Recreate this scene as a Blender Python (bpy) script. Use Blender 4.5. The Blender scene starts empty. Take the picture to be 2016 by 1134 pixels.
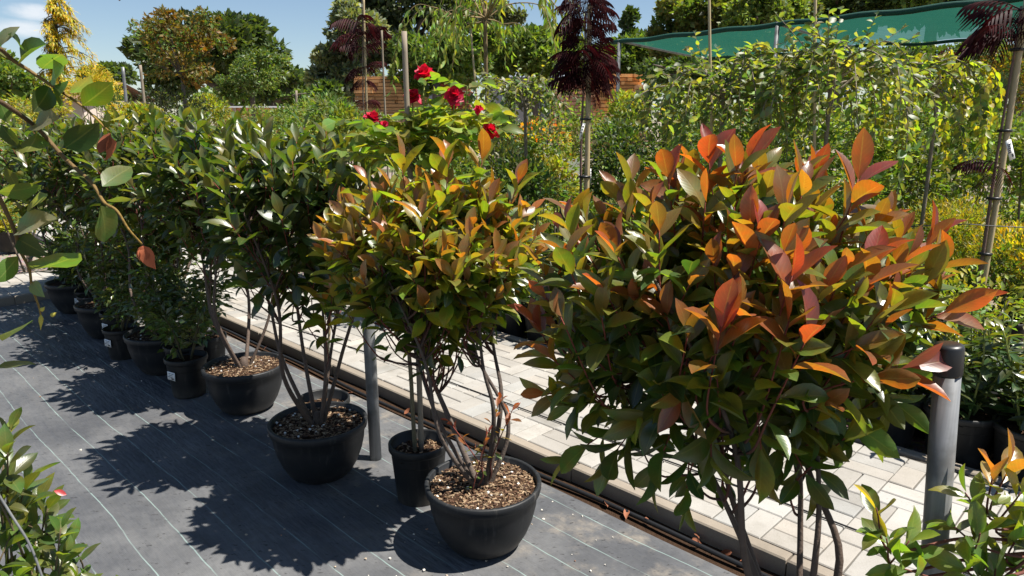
import bpy, math, numpy as np
from mathutils import Matrix, Vector
SC = bpy.context.scene
COL = SC.collection
rng = np.random.default_rng(7)
R = math.radians
# ------------------------------------------------------------------ camera, sky, sun, exposure
H = 1.6; FPX = 1400.0; PITCH = math.atan(332/1400)
cam = bpy.data.objects.new('camera', bpy.data.cameras.new('camera')); COL.objects.link(cam)
cam.location = (0, 0, H); cam.rotation_euler = (math.pi/2-PITCH, 0, 0)
cam.data.sensor_width = 36; cam.data.lens = 36*FPX/2016; cam.data.clip_start = .05; cam.data.clip_end = 2000
SC.camera = cam
SUN_EL = R(62.5); SUN_V = Vector((.986*math.cos(SUN_EL), -.165*math.cos(SUN_EL), math.sin(SUN_EL)))
sun = bpy.data.objects.new('sun', bpy.data.lights.new('sun', 'SUN')); COL.objects.link(sun)
sun.data.energy = 5.0; sun.data.angle = R(.5); sun.data.color = (1, .945, .86)
sun.rotation_euler = SUN_V.to_track_quat('Z', 'Y').to_euler()
SC.view_settings.view_transform = 'Standard'; SC.view_settings.look = 'None'
SC.view_settings.exposure = 1.0; SC.view_settings.gamma = 1; SC.view_settings.use_curve_mapping = False
world = bpy.data.worlds.new('World'); SC.world = world; world.use_nodes = True
SC.cycles.use_denoising = True
SC.cycles.max_bounces = 8; SC.cycles.diffuse_bounces = 3; SC.cycles.transmission_bounces = 4; SC.cycles.transparent_max_bounces = 6

def nd(nt, t, ins=None, **kw):
    n = nt.nodes.new(t)
    for k, v in kw.items(): setattr(n, k, v)
    for k, v in (ins or {}).items():
        if isinstance(v, bpy.types.NodeSocket): nt.links.new(v, n.inputs[k])
        else: n.inputs[k].default_value = v
    return n
def mth(nt, op, a, b=None, c=None, clamp=False):
    n = nt.nodes.new('ShaderNodeMath'); n.operation = op; n.use_clamp = clamp
    for i, v in enumerate((a, b, c)):
        if v is None: continue
        if isinstance(v, bpy.types.NodeSocket): nt.links.new(v, n.inputs[i])
        else: n.inputs[i].default_value = v
    return n.outputs[0]
def mix(nt, f, a, b, blend='MIX'):
    n = nt.nodes.new('ShaderNodeMix'); n.data_type = 'RGBA'; n.blend_type = blend
    for i, v in ((0, f), (6, a), (7, b)):
        if isinstance(v, bpy.types.NodeSocket): nt.links.new(v, n.inputs[i])
        else: n.inputs[i].default_value = v if i == 0 else (*v, 1)[:4]
    return n.outputs[2]
def ss(nt, x, a, b):
    n = nt.nodes.new('ShaderNodeMapRange'); n.interpolation_type = 'SMOOTHSTEP'; n.clamp = True
    nt.links.new(x, n.inputs[0]); n.inputs[1].default_value = a; n.inputs[2].default_value = b
    return n.outputs[0]
def noise(nt, vec, scale, detail=4, rough=.55):
    n = nd(nt, 'ShaderNodeTexNoise', {'Scale': scale, 'Detail': detail, 'Roughness': rough})
    if vec is not None: nt.links.new(vec, n.inputs['Vector'])
    return n.outputs['Fac']

# sky: Nishita plus a few small fair-weather clouds spread round the horizon
wn = world.node_tree; wn.nodes.clear()
sky = nd(wn, 'ShaderNodeTexSky', sky_type='NISHITA', sun_disc=False, sun_elevation=SUN_EL,
         sun_rotation=math.atan2(SUN_V.x, SUN_V.y), air_density=1.0, dust_density=.5, ozone_density=2.0, altitude=600)
tc = nd(wn, 'ShaderNodeTexCoord'); dirv = tc.outputs['Generated']
nz = noise(wn, nd(wn, 'ShaderNodeMapping', {'Vector': dirv, 'Scale': (1, 1, 2.2)}).outputs[0], 14, 6, .6)
acc = None
for px, py, sx, sy in ((62, 24, 38, 13), (35, 56, 55, 15), (-260, 60, 90, 22), (-700, -80, 120, 30), (2700, -60, 120, 30), (3600, 30, 140, 26), (-1500, 20, 110, 24), (900, -700, 150, 40)):
    d = Vector(((px-1008)/FPX, math.cos(PITCH)+(567-py)/FPX*math.sin(PITCH), -math.sin(PITCH)+(567-py)/FPX*math.cos(PITCH))).normalized()
    side = d.cross(Vector((0, 0, 1))).normalized(); up = side.cross(d)
    sub = nd(wn, 'ShaderNodeVectorMath', {0: dirv, 1: d[:]}, operation='SUBTRACT').outputs[0]
    a = nd(wn, 'ShaderNodeVectorMath', {0: sub, 1: (side*(FPX/sx))[:]}, operation='DOT_PRODUCT').outputs['Value']
    b = nd(wn, 'ShaderNodeVectorMath', {0: sub, 1: (up*(FPX/sy))[:]}, operation='DOT_PRODUCT').outputs['Value']
    r2 = mth(wn, 'ADD', mth(wn, 'MULTIPLY', a, a), mth(wn, 'MULTIPLY', b, b))
    front = nd(wn, 'ShaderNodeVectorMath', {0: dirv, 1: d[:]}, operation='DOT_PRODUCT').outputs['Value']
    m = mth(wn, 'MULTIPLY', mth(wn, 'SUBTRACT', 1.0, mth(wn, 'MULTIPLY', r2, .55), clamp=True), mth(wn, 'GREATER_THAN', front, .5))
    acc = m if acc is None else mth(wn, 'MAXIMUM', acc, m)
cl = ss(wn, mth(wn, 'ADD', acc, mth(wn, 'MULTIPLY', mth(wn, 'SUBTRACT', nz, .5), 1.6)), .25, 1.15)
cl = mth(wn, 'MULTIPLY', cl, mth(wn, 'GREATER_THAN', acc, .001))
skc = mix(wn, mth(wn, 'MULTIPLY', cl, .6), sky.outputs[0], (9.5, 9.3, 9.3))
bg = nd(wn, 'ShaderNodeBackground', {'Color': skc, 'Strength': .060})
nd(wn, 'ShaderNodeOutputWorld', {'Surface': bg.outputs[0]})

# ------------------------------------------------------------------ places
KD = np.array([-.7155, .6986, 0]); ND = np.array([.6986, .7155, 0])      # along the kerb (away), across the path (to the right)
def P(k, n, z=0.): return KD*k+ND*n+np.array([0, 0, z])
def W(px, py, Y):                                                          # the point at distance Y seen at a pixel of the photograph
    dx = (px-1008)/FPX; dy = (567-py)/FPX
    r = np.array([dx, math.cos(PITCH)+dy*math.sin(PITCH), -math.sin(PITCH)+dy*math.cos(PITCH)])
    return np.array([0, 0, H])+r*(Y/r[1])
def G(px, py, z=0.):
    dx = (px-1008)/FPX; dy = (567-py)/FPX
    r = np.array([dx, math.cos(PITCH)+dy*math.sin(PITCH), -math.sin(PITCH)+dy*math.cos(PITCH)])
    return np.array([0, 0, H])+r*((z-H)/r[2])
FW = np.array([0, math.cos(PITCH), -math.sin(PITCH)]); UP = np.array([0, math.sin(PITCH), math.cos(PITCH)])
def project(p):
    q = np.atleast_2d(p)-np.array([0, 0, H]); d = q@FW
    d = np.where(np.abs(d) < 1e-3, 1e-3, d)
    return 1008+FPX*q[:, 0]/d, 567-FPX*(q@UP)/d, d
def nrm(v):
    v = np.asarray(v, float); return v/np.maximum(np.linalg.norm(v, axis=-1, keepdims=True), 1e-9)

# ------------------------------------------------------------------ objects
def tag(o, label=None, cat=None, group=None, kind=None):
    if label: o['label'] = label
    if cat: o['category'] = cat
    if group: o['group'] = group
    if kind: o['kind'] = kind
    return o
def thing(name, label, cat, loc=(0, 0, 0), group=None):
    o = bpy.data.objects.new(name, None); o.empty_display_size = .1; o.location = tuple(loc); COL.objects.link(o)
    return tag(o, label, cat, group)
def struct(name, loc=(0, 0, 0)):
    o = bpy.data.objects.new(name, None); o.location = tuple(loc); COL.objects.link(o); o['kind'] = 'structure'; return o
def qmesh(name, V, F, mat, col=None, uv=None, smooth=True):
    """all-quad mesh from arrays"""
    V = np.ascontiguousarray(V, np.float32); F = np.ascontiguousarray(F, np.int32)
    me = bpy.data.meshes.new(name)
    me.vertices.add(len(V)); me.vertices.foreach_set('co', V.ravel())
    me.loops.add(F.size); me.loops.foreach_set('vertex_index', F.ravel())
    me.polygons.add(len(F)); me.polygons.foreach_set('loop_start', np.arange(0, F.size, 4, dtype=np.int32))
    me.polygons.foreach_set('use_smooth', np.full(len(F), smooth))
    me.update(calc_edges=True)
    if col is not None:
        a = me.attributes.new('col', 'FLOAT_COLOR', 'POINT')
        c = np.ones((len(V), 4), np.float32); c[:, :3] = col; a.data.foreach_set('color', c.ravel())
    if uv is not None:
        l = me.uv_layers.new(name='uv'); l.data.foreach_set('uv', np.ascontiguousarray(np.asarray(uv, np.float32)[F.ravel()]).ravel())
    if mat is not None: me.materials.append(mat)
    return me
def link(name, me, parent=None, M=None, loc=None):
    o = bpy.data.objects.new(name, me); COL.objects.link(o)
    if parent is not None: o.parent = parent
    if M is not None: o.matrix_basis = M
    if loc is not None: o.location = tuple(loc)
    return o
class Geo:
    """collects quads in world coordinates, built relative to an origin"""
    def __init__(s): s.V = []; s.F = []; s.C = []; s.n = 0
    def add(s, V, F, c=(1, 1, 1)):
        V = np.asarray(V, float); s.V.append(V); s.F.append(np.asarray(F)+s.n); s.n += len(V)
        c = np.asarray(c, float); s.C.append(np.broadcast_to(c, (len(V), 3)) if c.ndim == 1 else c)
    def box(s, c, size, ax=None, col=(1, 1, 1)):
        ax = np.eye(3) if ax is None else np.asarray(ax, float)
        sg = np.array([[x, y, z] for z in (-1, 1) for y in (-1, 1) for x in (-1, 1)])*np.asarray(size)/2
        s.add(np.asarray(c)+sg@ax, [[0, 2, 3, 1], [4, 5, 7, 6], [0, 1, 5, 4], [2, 6, 7, 3], [0, 4, 6, 2], [1, 3, 7, 5]], col)
    def tube(s, pts, rad, sides=6, col=(1, 1, 1), cap=True):
        pts = np.asarray(pts, float); n = len(pts); rad = np.broadcast_to(np.asarray(rad, float), (n,))
        t = nrm(np.gradient(pts, axis=0)); ref = np.array([1., 0, 0]) if abs(t[0][0]) < .8 else np.array([0, 1., 0])
        rings = []; u = nrm(np.cross(t[0], ref)); a = np.linspace(0, 2*math.pi, sides, endpoint=False)
        if cap: pts = np.concatenate([pts[:1], pts, pts[-1:]]); rad = np.concatenate([[1e-4], rad, [1e-4]]); t = np.concatenate([t[:1], t, t[-1:]])
        for i in range(len(pts)):
            u = nrm(u-t[i]*np.dot(u, t[i])); w = np.cross(t[i], u)
            rings.append(pts[i]+rad[i]*(np.cos(a)[:, None]*u+np.sin(a)[:, None]*w))
        m = len(pts); V = np.concatenate(rings); i = np.arange(m-1)[:, None]*sides; j = np.arange(sides)[None]; j2 = (j+1) % sides
        s.add(V, np.stack([i+j, i+j2, i+sides+j2, i+sides+j], -1).reshape(-1, 4), col)
    def lathe(s, c, prof, sides=40, col=(1, 1, 1), jit=0.):
        prof = np.asarray(prof, float); a = np.linspace(0, 2*math.pi, sides, endpoint=False); m = len(prof)
        V = np.stack([prof[:, 0][:, None]*np.cos(a), prof[:, 0][:, None]*np.sin(a), np.broadcast_to(prof[:, 1][:, None], (m, sides))], -1).reshape(-1, 3)+np.asarray(c)
        if jit: V += rng.normal(0, jit, V.shape)
        i = np.arange(m-1)[:, None]*sides; j = np.arange(sides)[None]; j2 = (j+1) % sides
        s.add(V, np.stack([i+j, i+j2, i+sides+j2, i+sides+j], -1).reshape(-1, 4), col)
    def build(s, name, mat, parent=None, org=None, smooth=True, kind=None):
        org = np.array(parent.location) if (org is None and parent is not None) else (np.zeros(3) if org is None else org)
        me = qmesh(name, np.concatenate(s.V)-org, np.concatenate(s.F), mat, np.concatenate(s.C), smooth=smooth)
        o = link(name, me, parent)
        if parent is None: o.location = tuple(org)
        if kind: o['kind'] = kind
        return o
def curve(pts, n=10):
    """Catmull-Rom through points"""
    p = np.asarray(pts, float); p = np.concatenate([[2*p[0]-p[1]], p, [2*p[-1]-p[-2]]]); out = []
    for i in range(1, len(p)-2):
        t = np.linspace(0, 1, n, endpoint=False)[:, None]
        out.append(.5*(2*p[i]+(p[i+1]-p[i-1])*t+(2*p[i-1]-5*p[i]+4*p[i+1]-p[i+2])*t**2+(3*p[i]-p[i-1]-3*p[i+1]+p[i+2])*t**3))
    out.append(p[-2:-1]); return np.concatenate(out)

# ------------------------------------------------------------------ materials
def newmat(name):
    m = bpy.data.materials.new(name); m.use_nodes = True; m.node_tree.nodes.clear(); return m, m.node_tree
def outp(nt, sh): nd(nt, 'ShaderNodeOutputMaterial', {'Surface': sh})
def source(nt, src):
    return nd(nt, 'ShaderNodeObjectInfo').outputs['Color'] if src == 'obj' else nd(nt, 'ShaderNodeAttribute', attribute_name='col').outputs['Color']
def leafmat(name, src, trans=.42, rough=.34, spec=.5, tint=(2.5, 2.45, .5), back=(1.25, 1.3, 1.15), veins=True, bump=.10):
    m, nt = newmat(name); c = source(nt, src)
    geo = nd(nt, 'ShaderNodeNewGeometry'); pos = geo.outputs['Position']
    c = mix(nt, .6, c, mix(nt, noise(nt, pos, 38, 3), (.6, .6, .6), (1.4, 1.4, 1.4)), 'MULTIPLY')
    c = mix(nt, 1, c, mix(nt, ss(nt, noise(nt, pos, 13, 3), .36, .64), (1.22, .90, .85), (.80, 1.08, 1.05)), 'MULTIPLY')
    if veins:
        spot = ss(nt, noise(nt, pos, 160, 2), .70, .76); c = mix(nt, mth(nt, 'MULTIPLY', spot, .6), c, (.07, .045, .02))
    b = None
    if veins:
        uv = nd(nt, 'ShaderNodeSeparateXYZ', {0: nd(nt, 'ShaderNodeUVMap').outputs[0]})
        u = mth(nt, 'ABSOLUTE', mth(nt, 'SUBTRACT', uv.outputs[0], .5))
        rib = mth(nt, 'SUBTRACT', 1, ss(nt, u, .012, .05))
        sv = mth(nt, 'POWER', mth(nt, 'ABSOLUTE', mth(nt, 'SINE', mth(nt, 'MULTIPLY', mth(nt, 'SUBTRACT', uv.outputs[1], mth(nt, 'MULTIPLY', u, .55)), 30))), 7)
        c = mix(nt, mth(nt, 'MULTIPLY', rib, .4), c, mix(nt, .6, mix(nt, 1, c, (1.9, 1.8, 1.5), 'MULTIPLY'), (.20, .18, .07))); c = mix(nt, mth(nt, 'MULTIPLY', sv, .18), c, mix(nt, 1, c, (1.5, 1.5, 1.4), 'MULTIPLY'))
        hb = mth(nt, 'ADD', mth(nt, 'MULTIPLY', rib, -1.), mth(nt, 'MULTIPLY', sv, -.35))
        b = nd(nt, 'ShaderNodeBump', {'Height': hb, 'Strength': bump, 'Distance': .002}).outputs[0]
    cb = mix(nt, geo.outputs['Backfacing'], c, mix(nt, 1, c, back, 'MULTIPLY'))
    rg = mth(nt, 'ADD', rough, mth(nt, 'MULTIPLY', geo.outputs['Backfacing'], .25))
    ins = {'Base Color': cb, 'Roughness': rg, 'Specular IOR Level': spec}
    if b is not None: ins['Normal'] = b
    p = nd(nt, 'ShaderNodeBsdfPrincipled', ins)
    t = nd(nt, 'ShaderNodeBsdfTranslucent', {'Color': mix(nt, 1, c, tint, 'MULTIPLY')})
    outp(nt, nd(nt, 'ShaderNodeMixShader', {0: trans, 1: p.outputs[0], 2: t.outputs[0]}).outputs[0]); return m
def plain(name, color, rough=.6, spec=.4, nscale=0, namt=.4, metal=0, src=None, bump=0, bscale=60, stretch=None):
    m, nt = newmat(name); geo = nd(nt, 'ShaderNodeTexCoord').outputs['Object']
    if stretch: geo = nd(nt, 'ShaderNodeMapping', {'Vector': geo, 'Scale': stretch}).outputs[0]
    c = source(nt, src) if src else None
    if c is not None and color: c = mix(nt, 1, c, color, 'MULTIPLY')
    base = c if c is not None else (*color, 1)
    if nscale:
        f = noise(nt, geo, nscale, 5, .6); lo = mix(nt, f, (1-namt,)*3, (1+namt,)*3)
        base = mix(nt, 1, c if c is not None else color, lo, 'MULTIPLY')
    ins = {'Base Color': base, 'Roughness': rough, 'Specular IOR Level': spec, 'Metallic': metal}
    if bump: ins['Normal'] = nd(nt, 'ShaderNodeBump', {'Height': noise(nt, geo, bscale, 4), 'Strength': bump, 'Distance': .01}).outputs[0]
    outp(nt, nd(nt, 'ShaderNodeBsdfPrincipled', ins).outputs[0]); return m
MAT = dict(
    glossy_o=leafmat('glossy_leaf', 'obj', .42, .37, .95), glossy_a=leafmat('glossy_leaf_mass', 'attr', .42, .37, .95),
    laurel_o=leafmat('laurel_leaf', 'obj', .28, .30, .9), laurel_a=leafmat('laurel_leaf_mass', 'attr', .28, .30, .9),
    soft_o=leafmat('soft_leaf', 'obj', .48, .42, .45, back=(1.7, 1.75, 1.8)), soft_a=leafmat('soft_leaf_mass', 'attr', .48, .42, .45, back=(1.7, 1.75, 1.8)),
    far=leafmat('small_leaf', 'attr', .34, .45, .35, veins=False), purple=leafmat('purple_leaf', 'attr', .2, .6, .12, tint=(2.2, .8, .9), veins=False),
    petal=leafmat('rose_petal', 'obj', .35, .5, .3, tint=(1.6, .5, .7), back=(1.0, .9, .9), veins=False),
    bark=plain('bark', (.085, .060, .045), .8, .25, 30, .5, bump=.5, bscale=90, stretch=(1, 1, .25)),
    bark_c=plain('bark_tinted', None, .75, .3, 35, .45, src='attr', bump=.35, bscale=120),
    pot=plain('black_plastic', (.017, .018, .020), .42, .45, 9, .35), pot_d=plain('dusty_plastic', (.020, .021, .023), .55, .4, 6, .5),
    soil=plain('potting_soil', (.045, .026, .016), .95, .1, 60, .6, bump=.9, bscale=140),
    chip=plain('bark_chip', None, .85, .2, src='attr'), bamboo=plain('bamboo', (.42, .33, .19), .5, .4, 14, .35, stretch=(1, 1, .2)),
    stakewood=plain('weathered_stake', (.24, .20, .15), .8, .2, 22, .45, bump=.4, stretch=(1, 1, .12)),
    black=plain('black_rubber', (.012, .012, .013), .4, .5), white=plain('white_label', (.80, .80, .78), .5, .4, 12, .08), ink=plain('label_print', (.06, .06, .07), .6, .2),
    wire=plain('wire', (.05, .05, .05), .5, .4), steel=None, roofm=plain('grey_roof', (.30, .33, .39), .45, .4, 3, .15), shedwall=plain('shed_wall', (.42, .42, .42), .7, .2, 4, .2),
    board=plain('sawn_board', None, .8, .2, 7, .25, src='attr'), dead=plain('dead_leaf', None, .7, .2, 30, .35, src='obj'),
    gravelbit=plain('pebble', None, .8, .2, src='attr'), houseW=plain('pale_render', (.55, .47, .40), .85, .15, 3, .15), tile=plain('brown_roof', (.22, .13, .09), .8, .2, 6, .3),
)
def steelmat():
    m, nt = newmat('galvanised_steel'); o = nd(nt, 'ShaderNodeTexCoord').outputs['Object']
    f = noise(nt, nd(nt, 'ShaderNodeMapping', {'Vector': o, 'Scale': (1, 1, .03)}).outputs[0], 120, 5); g = noise(nt, o, 9, 5)
    c = mix(nt, f, (.11, .115, .118), (.30, .305, .31)); c = mix(nt, ss(nt, g, .45, .7), c, (.11, .113, .11))
    outp(nt, nd(nt, 'ShaderNodeBsdfPrincipled', {'Base Color': c, 'Metallic': .25, 'Roughness': mth(nt, 'ADD', .36, mth(nt, 'MULTIPLY', g, .3))}).outputs[0]); return m
MAT['steel'] = steelmat()
def potmat(name, base, amt):
    m, nt = newmat(name); pos = nd(nt, 'ShaderNodeNewGeometry').outputs['Position']; o = nd(nt, 'ShaderNodeTexCoord').outputs['Object']
    z = nd(nt, 'ShaderNodeSeparateXYZ', {0: o}).outputs[2]; n1 = noise(nt, pos, 7, 6, .65); st = noise(nt, nd(nt, 'ShaderNodeMapping', {'Vector': pos, 'Scale': (1, 1, .08)}).outputs[0], 40, 4, .6); sc = noise(nt, nd(nt, 'ShaderNodeMapping', {'Vector': pos, 'Scale': (.25, .25, 3)}).outputs[0], 55, 5, .75)
    c = mix(nt, n1, tuple(b*.75 for b in base), tuple(b*1.3 for b in base))
    splash = mth(nt, 'MULTIPLY', mth(nt, 'SUBTRACT', 1, ss(nt, z, .0, .11)), ss(nt, n1, .35, .7)); c = mix(nt, mth(nt, 'MULTIPLY', splash, .55), c, (.12, .10, .078))
    c = mix(nt, mth(nt, 'MULTIPLY', ss(nt, st, .55, .8), amt), c, (.085, .080, .072)); c = mix(nt, mth(nt, 'MULTIPLY', ss(nt, sc, .66, .74), .6*amt), c, (.12, .12, .12))
    b = nd(nt, 'ShaderNodeBump', {'Height': n1, 'Strength': .15, 'Distance': .01}).outputs[0]
    outp(nt, nd(nt, 'ShaderNodeBsdfPrincipled', {'Base Color': c, 'Roughness': mth(nt, 'ADD', .38, mth(nt, 'MULTIPLY', n1, .3)), 'Specular IOR Level': .4, 'Normal': b}).outputs[0]); return m
MAT['pot_d'] = potmat('dusty_plastic', (.014, .015, .0165), .65); MAT['pot'] = potmat('black_plastic', (.010, .0105, .011), .4)
def concrete(name, src, base=(.335, .322, .300)):
    m, nt = newmat(name); pos = nd(nt, 'ShaderNodeNewGeometry').outputs['Position']; c = mix(nt, 1, source(nt, src), base, 'MULTIPLY')
    big = noise(nt, pos, 5, 5, .65); fine = noise(nt, pos, 210, 3, .7)
    c = mix(nt, 1, c, mix(nt, big, (.68, .66, .62), (1.22, 1.22, 1.22)), 'MULTIPLY'); c = mix(nt, 1, c, mix(nt, fine, (.76, .76, .76), (1.2, 1.2, 1.2)), 'MULTIPLY')
    stain = ss(nt, noise(nt, pos, 2.3, 7, .72), .52, .70); c = mix(nt, mth(nt, 'MULTIPLY', stain, .45), c, (.14, .125, .10))
    spk = ss(nt, noise(nt, pos, 75, 2, .5), .66, .73); c = mix(nt, mth(nt, 'MULTIPLY', spk, .45), c, (.16, .14, .12))
    b = nd(nt, 'ShaderNodeBump', {'Height': fine, 'Strength': .35, 'Distance': .002}).outputs[0]
    outp(nt, nd(nt, 'ShaderNodeBsdfPrincipled', {'Base Color': c, 'Roughness': .85, 'Specular IOR Level': .25, 'Normal': b}).outputs[0]); return m
MAT['conc_o'] = concrete('paver_concrete', 'obj'); MAT['conc_a'] = concrete('paver_concrete_mass', 'attr')
MAT['kerbc'] = concrete('kerb_concrete', 'obj', (.26, .225, .185))
def fabricmat():
    m, nt = newmat('woven_weed_fabric'); pos = nd(nt, 'ShaderNodeNewGeometry').outputs['Position']
    kn = nd(nt, 'ShaderNodeVectorMath', {0: pos, 1: tuple(ND)}, operation='DOT_PRODUCT').outputs['Value']
    kk = nd(nt, 'ShaderNodeVectorMath', {0: pos, 1: tuple(KD)}, operation='DOT_PRODUCT').outputs['Value']
    wob = mth(nt, 'MULTIPLY', mth(nt, 'SUBTRACT', noise(nt, pos, .55, 2), .5), .10)
    wob2 = mth(nt, 'MULTIPLY', mth(nt, 'SUBTRACT', noise(nt, pos, 9, 2), .5), .008)
    x = mth(nt, 'DIVIDE', mth(nt, 'ADD', mth(nt, 'ADD', kn, wob), mth(nt, 'ADD', wob2, .6)), .155)
    fr = mth(nt, 'ABSOLUTE', mth(nt, 'SUBTRACT', mth(nt, 'FRACT', x), .5))
    line = mth(nt, 'SUBTRACT', 1, ss(nt, fr, .009, .019)); wear = ss(nt, noise(nt, pos, 3.5, 3), .25, .6)
    n1 = noise(nt, pos, 1.6, 6, .6); n2 = noise(nt, pos, 30, 4, .7)
    c = mix(nt, ss(nt, n1, .3, .7), (.060, .063, .070), (.125, .127, .130)); c = mix(nt, 1, c, mix(nt, n2, (.72, .72, .72), (1.28, 1.28, 1.28)), 'MULTIPLY')
    dust = mth(nt, 'MULTIPLY', ss(nt, kn, .9, 2.2), ss(nt, noise(nt, pos, 4.5, 6, .65), .48, .72)); c = mix(nt, mth(nt, 'MULTIPLY', dust, .75), c, (.27, .235, .19))
    weave = nd(nt, 'ShaderNodeTexWave', {'Vector': nd(nt, 'ShaderNodeCombineXYZ', {0: kn, 1: kk}).outputs[0], 'Scale': 70, 'Distortion': .6}).outputs['Fac']
    c = mix(nt, 1, c, mix(nt, weave, (.9, .9, .9), (1.1, 1.1, 1.1)), 'MULTIPLY')
    c = mix(nt, mth(nt, 'MULTIPLY', line, mth(nt, 'MULTIPLY', wear, .5)), c, (.30, .42, .39))
    strk = nd(nt, 'ShaderNodeMapping', {'Vector': pos, 'Scale': (1, 2.6, 1), 'Rotation': (0, 0, .2)}).outputs[0]
    sp = ss(nt, noise(nt, strk, 26, 4, .7), .615, .665); c = mix(nt, mth(nt, 'MULTIPLY', sp, .8), c, (.022, .021, .022))
    wr = noise(nt, nd(nt, 'ShaderNodeMapping', {'Vector': nd(nt, 'ShaderNodeCombineXYZ', {0: kn, 1: kk}).outputs[0], 'Scale': (5, 1.1, 1)}).outputs[0], 1.6, 4, .6)
    b0 = nd(nt, 'ShaderNodeBump', {'Height': wr, 'Strength': .55, 'Distance': .05}).outputs[0]
    b = nd(nt, 'ShaderNodeBump', {'Height': mth(nt, 'ADD', mth(nt, 'MULTIPLY', n2, .5), mth(nt, 'MULTIPLY', weave, .12)), 'Strength': .35, 'Distance': .004, 'Normal': b0}).outputs[0]
    outp(nt, nd(nt, 'ShaderNodeBsdfPrincipled', {'Base Color': c, 'Roughness': .62, 'Specular IOR Level': .35, 'Normal': b}).outputs[0]); return m
MAT['fabric'] = fabricmat()
def groundmat():
    m, nt = newmat('pale_gravel'); pos = nd(nt, 'ShaderNodeNewGeometry').outputs['Position']
    v = nd(nt, 'ShaderNodeTexVoronoi', {'Vector': pos, 'Scale': 38}); f = noise(nt, pos, .35, 5)
    c = mix(nt, .75, (.34, .27, .22), mix(nt, .6, (.34, .28, .23), v.outputs['Color'], 'MULTIPLY')); c = mix(nt, ss(nt, f, .5, .62), c, (.09, .10, .045))
    b = nd(nt, 'ShaderNodeBump', {'Height': v.outputs['Distance'], 'Strength': .8, 'Distance': .02, }).outputs[0]
    outp(nt, nd(nt, 'ShaderNodeBsdfPrincipled', {'Base Color': c, 'Roughness': .9, 'Specular IOR Level': .2, 'Normal': b}).outputs[0]); return m
MAT['gravel'] = groundmat()
def netmat():
    m, nt = newmat('green_shade_net'); pos = nd(nt, 'ShaderNodeNewGeometry').outputs['Position']
    f = noise(nt, nd(nt, 'ShaderNodeMapping', {'Vector': pos, 'Rotation': (0, 0, R(-45)), 'Scale': (.25, 6, 1)}).outputs[0], 3, 4)
    c = mix(nt, f, (.014, .068, .048), (.022, .10, .072))
    a = nd(nt, 'ShaderNodeBsdfDiffuse', {'Color': c}); t = nd(nt, 'ShaderNodeBsdfTranslucent', {'Color': mix(nt, f, (.016, .095, .066), (.028, .145, .105))})
    s = nd(nt, 'ShaderNodeMixShader', {0: .5, 1: a.outputs[0], 2: t.outputs[0]})
    outp(nt, nd(nt, 'ShaderNodeMixShader', {0: mth(nt, 'ADD', .08, mth(nt, 'MULTIPLY', f, .2)), 1: s.outputs[0], 2: nd(nt, 'ShaderNodeBsdfTransparent').outputs[0]}).outputs[0]); return m
MAT['net'] = netmat()

# ------------------------------------------------------------------ the ground, fabric, kerb and paved path
def grid_sheet(name, mat, a, b, c, d, z, step, amp=0., fr=1.):
    ks = np.linspace(a, b, max(2, int((b-a)/step)+1)); ns = np.linspace(c, d, max(2, int((d-c)/step)+1))
    kk, nn = np.meshgrid(ks, ns, indexing='ij')
    zz = z+amp*(np.sin(kk*2.3*fr+nn*1.1)+np.sin(nn*5.1*fr-kk*.9)*.6+np.sin(kk*7.7+nn*3.3)*.25)
    V = kk[..., None]*KD+nn[..., None]*ND; V[..., 2] = zz
    m = len(ns); i = (np.arange(len(ks)-1)[:, None]*m+np.arange(m-1)[None]).ravel()
    o = link(name, qmesh(name, V.reshape(-1, 3), np.stack([i, i+1, i+m+1, i+m], -1)[:, ::-1], mat)); o['kind'] = 'structure'; return o
g = Geo(); g.add([(-400, -60, -.03), (400, -60, -.03), (400, 700, -.03), (-400, 700, -.03)], [[0, 1, 2, 3]]); o = g.build('ground', MAT['gravel']); o['kind'] = 'structure'
grid_sheet('weed_fabric', MAT['fabric'], -3.2, 7.40, -4.5, 2.18, .006, .08, .0040)
grid_sheet('soil_strip', MAT['soil'], -3.2, 7.40, 2.14, 2.31, -.010, .05, .003, 3)
KERB = 2.30; PW = 3.50; PZ = .066; CK = 7.45; CK2 = 8.65
kerb = struct('kerb')
def boxmesh(name, L, Wd, Ht, bev, mat):
    """block with a chamfered top, origin at the centre of its top"""
    a, b = L/2, Wd/2
    rings = [(a, b, -Ht), (a, b, -bev), (a-bev, b-bev, 0)]
    V = [(sx*x, sy*y, z) for x, y, z in rings for sx, sy in ((-1, -1), (1, -1), (1, 1), (-1, 1))]
    F = [[r*4+i, r*4+(i+1) % 4, r*4+4+(i+1) % 4, r*4+4+i] for r in range(2) for i in range(4)]+[[8, 9, 10, 11]]
    return qmesh(name, V, F, mat, smooth=False)
RK = Matrix(((KD[0], -ND[0], 0), (KD[1], -ND[1], 0), (0, 0, 1))).to_4x4()          # local x along the kerb
ks = boxmesh('kerb_stone', .995, .058, .2, .006, MAT['kerbc']); ks2 = boxmesh('kerb_stone', .995, .06, .2, .006, MAT['kerbc'])
def put(name, me, parent, p, rot, val=1., warm=0.):
    o = link(name, me, parent, Matrix.Translation(p)@rot); o.color = (val*(1+warm), val, val*(1-warm), 1); return o
for i in range(-3, 11): put('kerb_stone', ks, kerb, P(i+.37, KERB+.029, PZ+rng.normal(0, .002)), RK@Matrix.Rotation(rng.normal(0, .003), 4, 'Z'), rng.uniform(.9, 1.1)) if i < 7 else None
for i in range(-3, 14): put('kerb_stone', ks2, kerb, P(i+.1, PW+.035, PZ+rng.normal(0, .002)), RK, rng.uniform(.85, 1.05))
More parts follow.
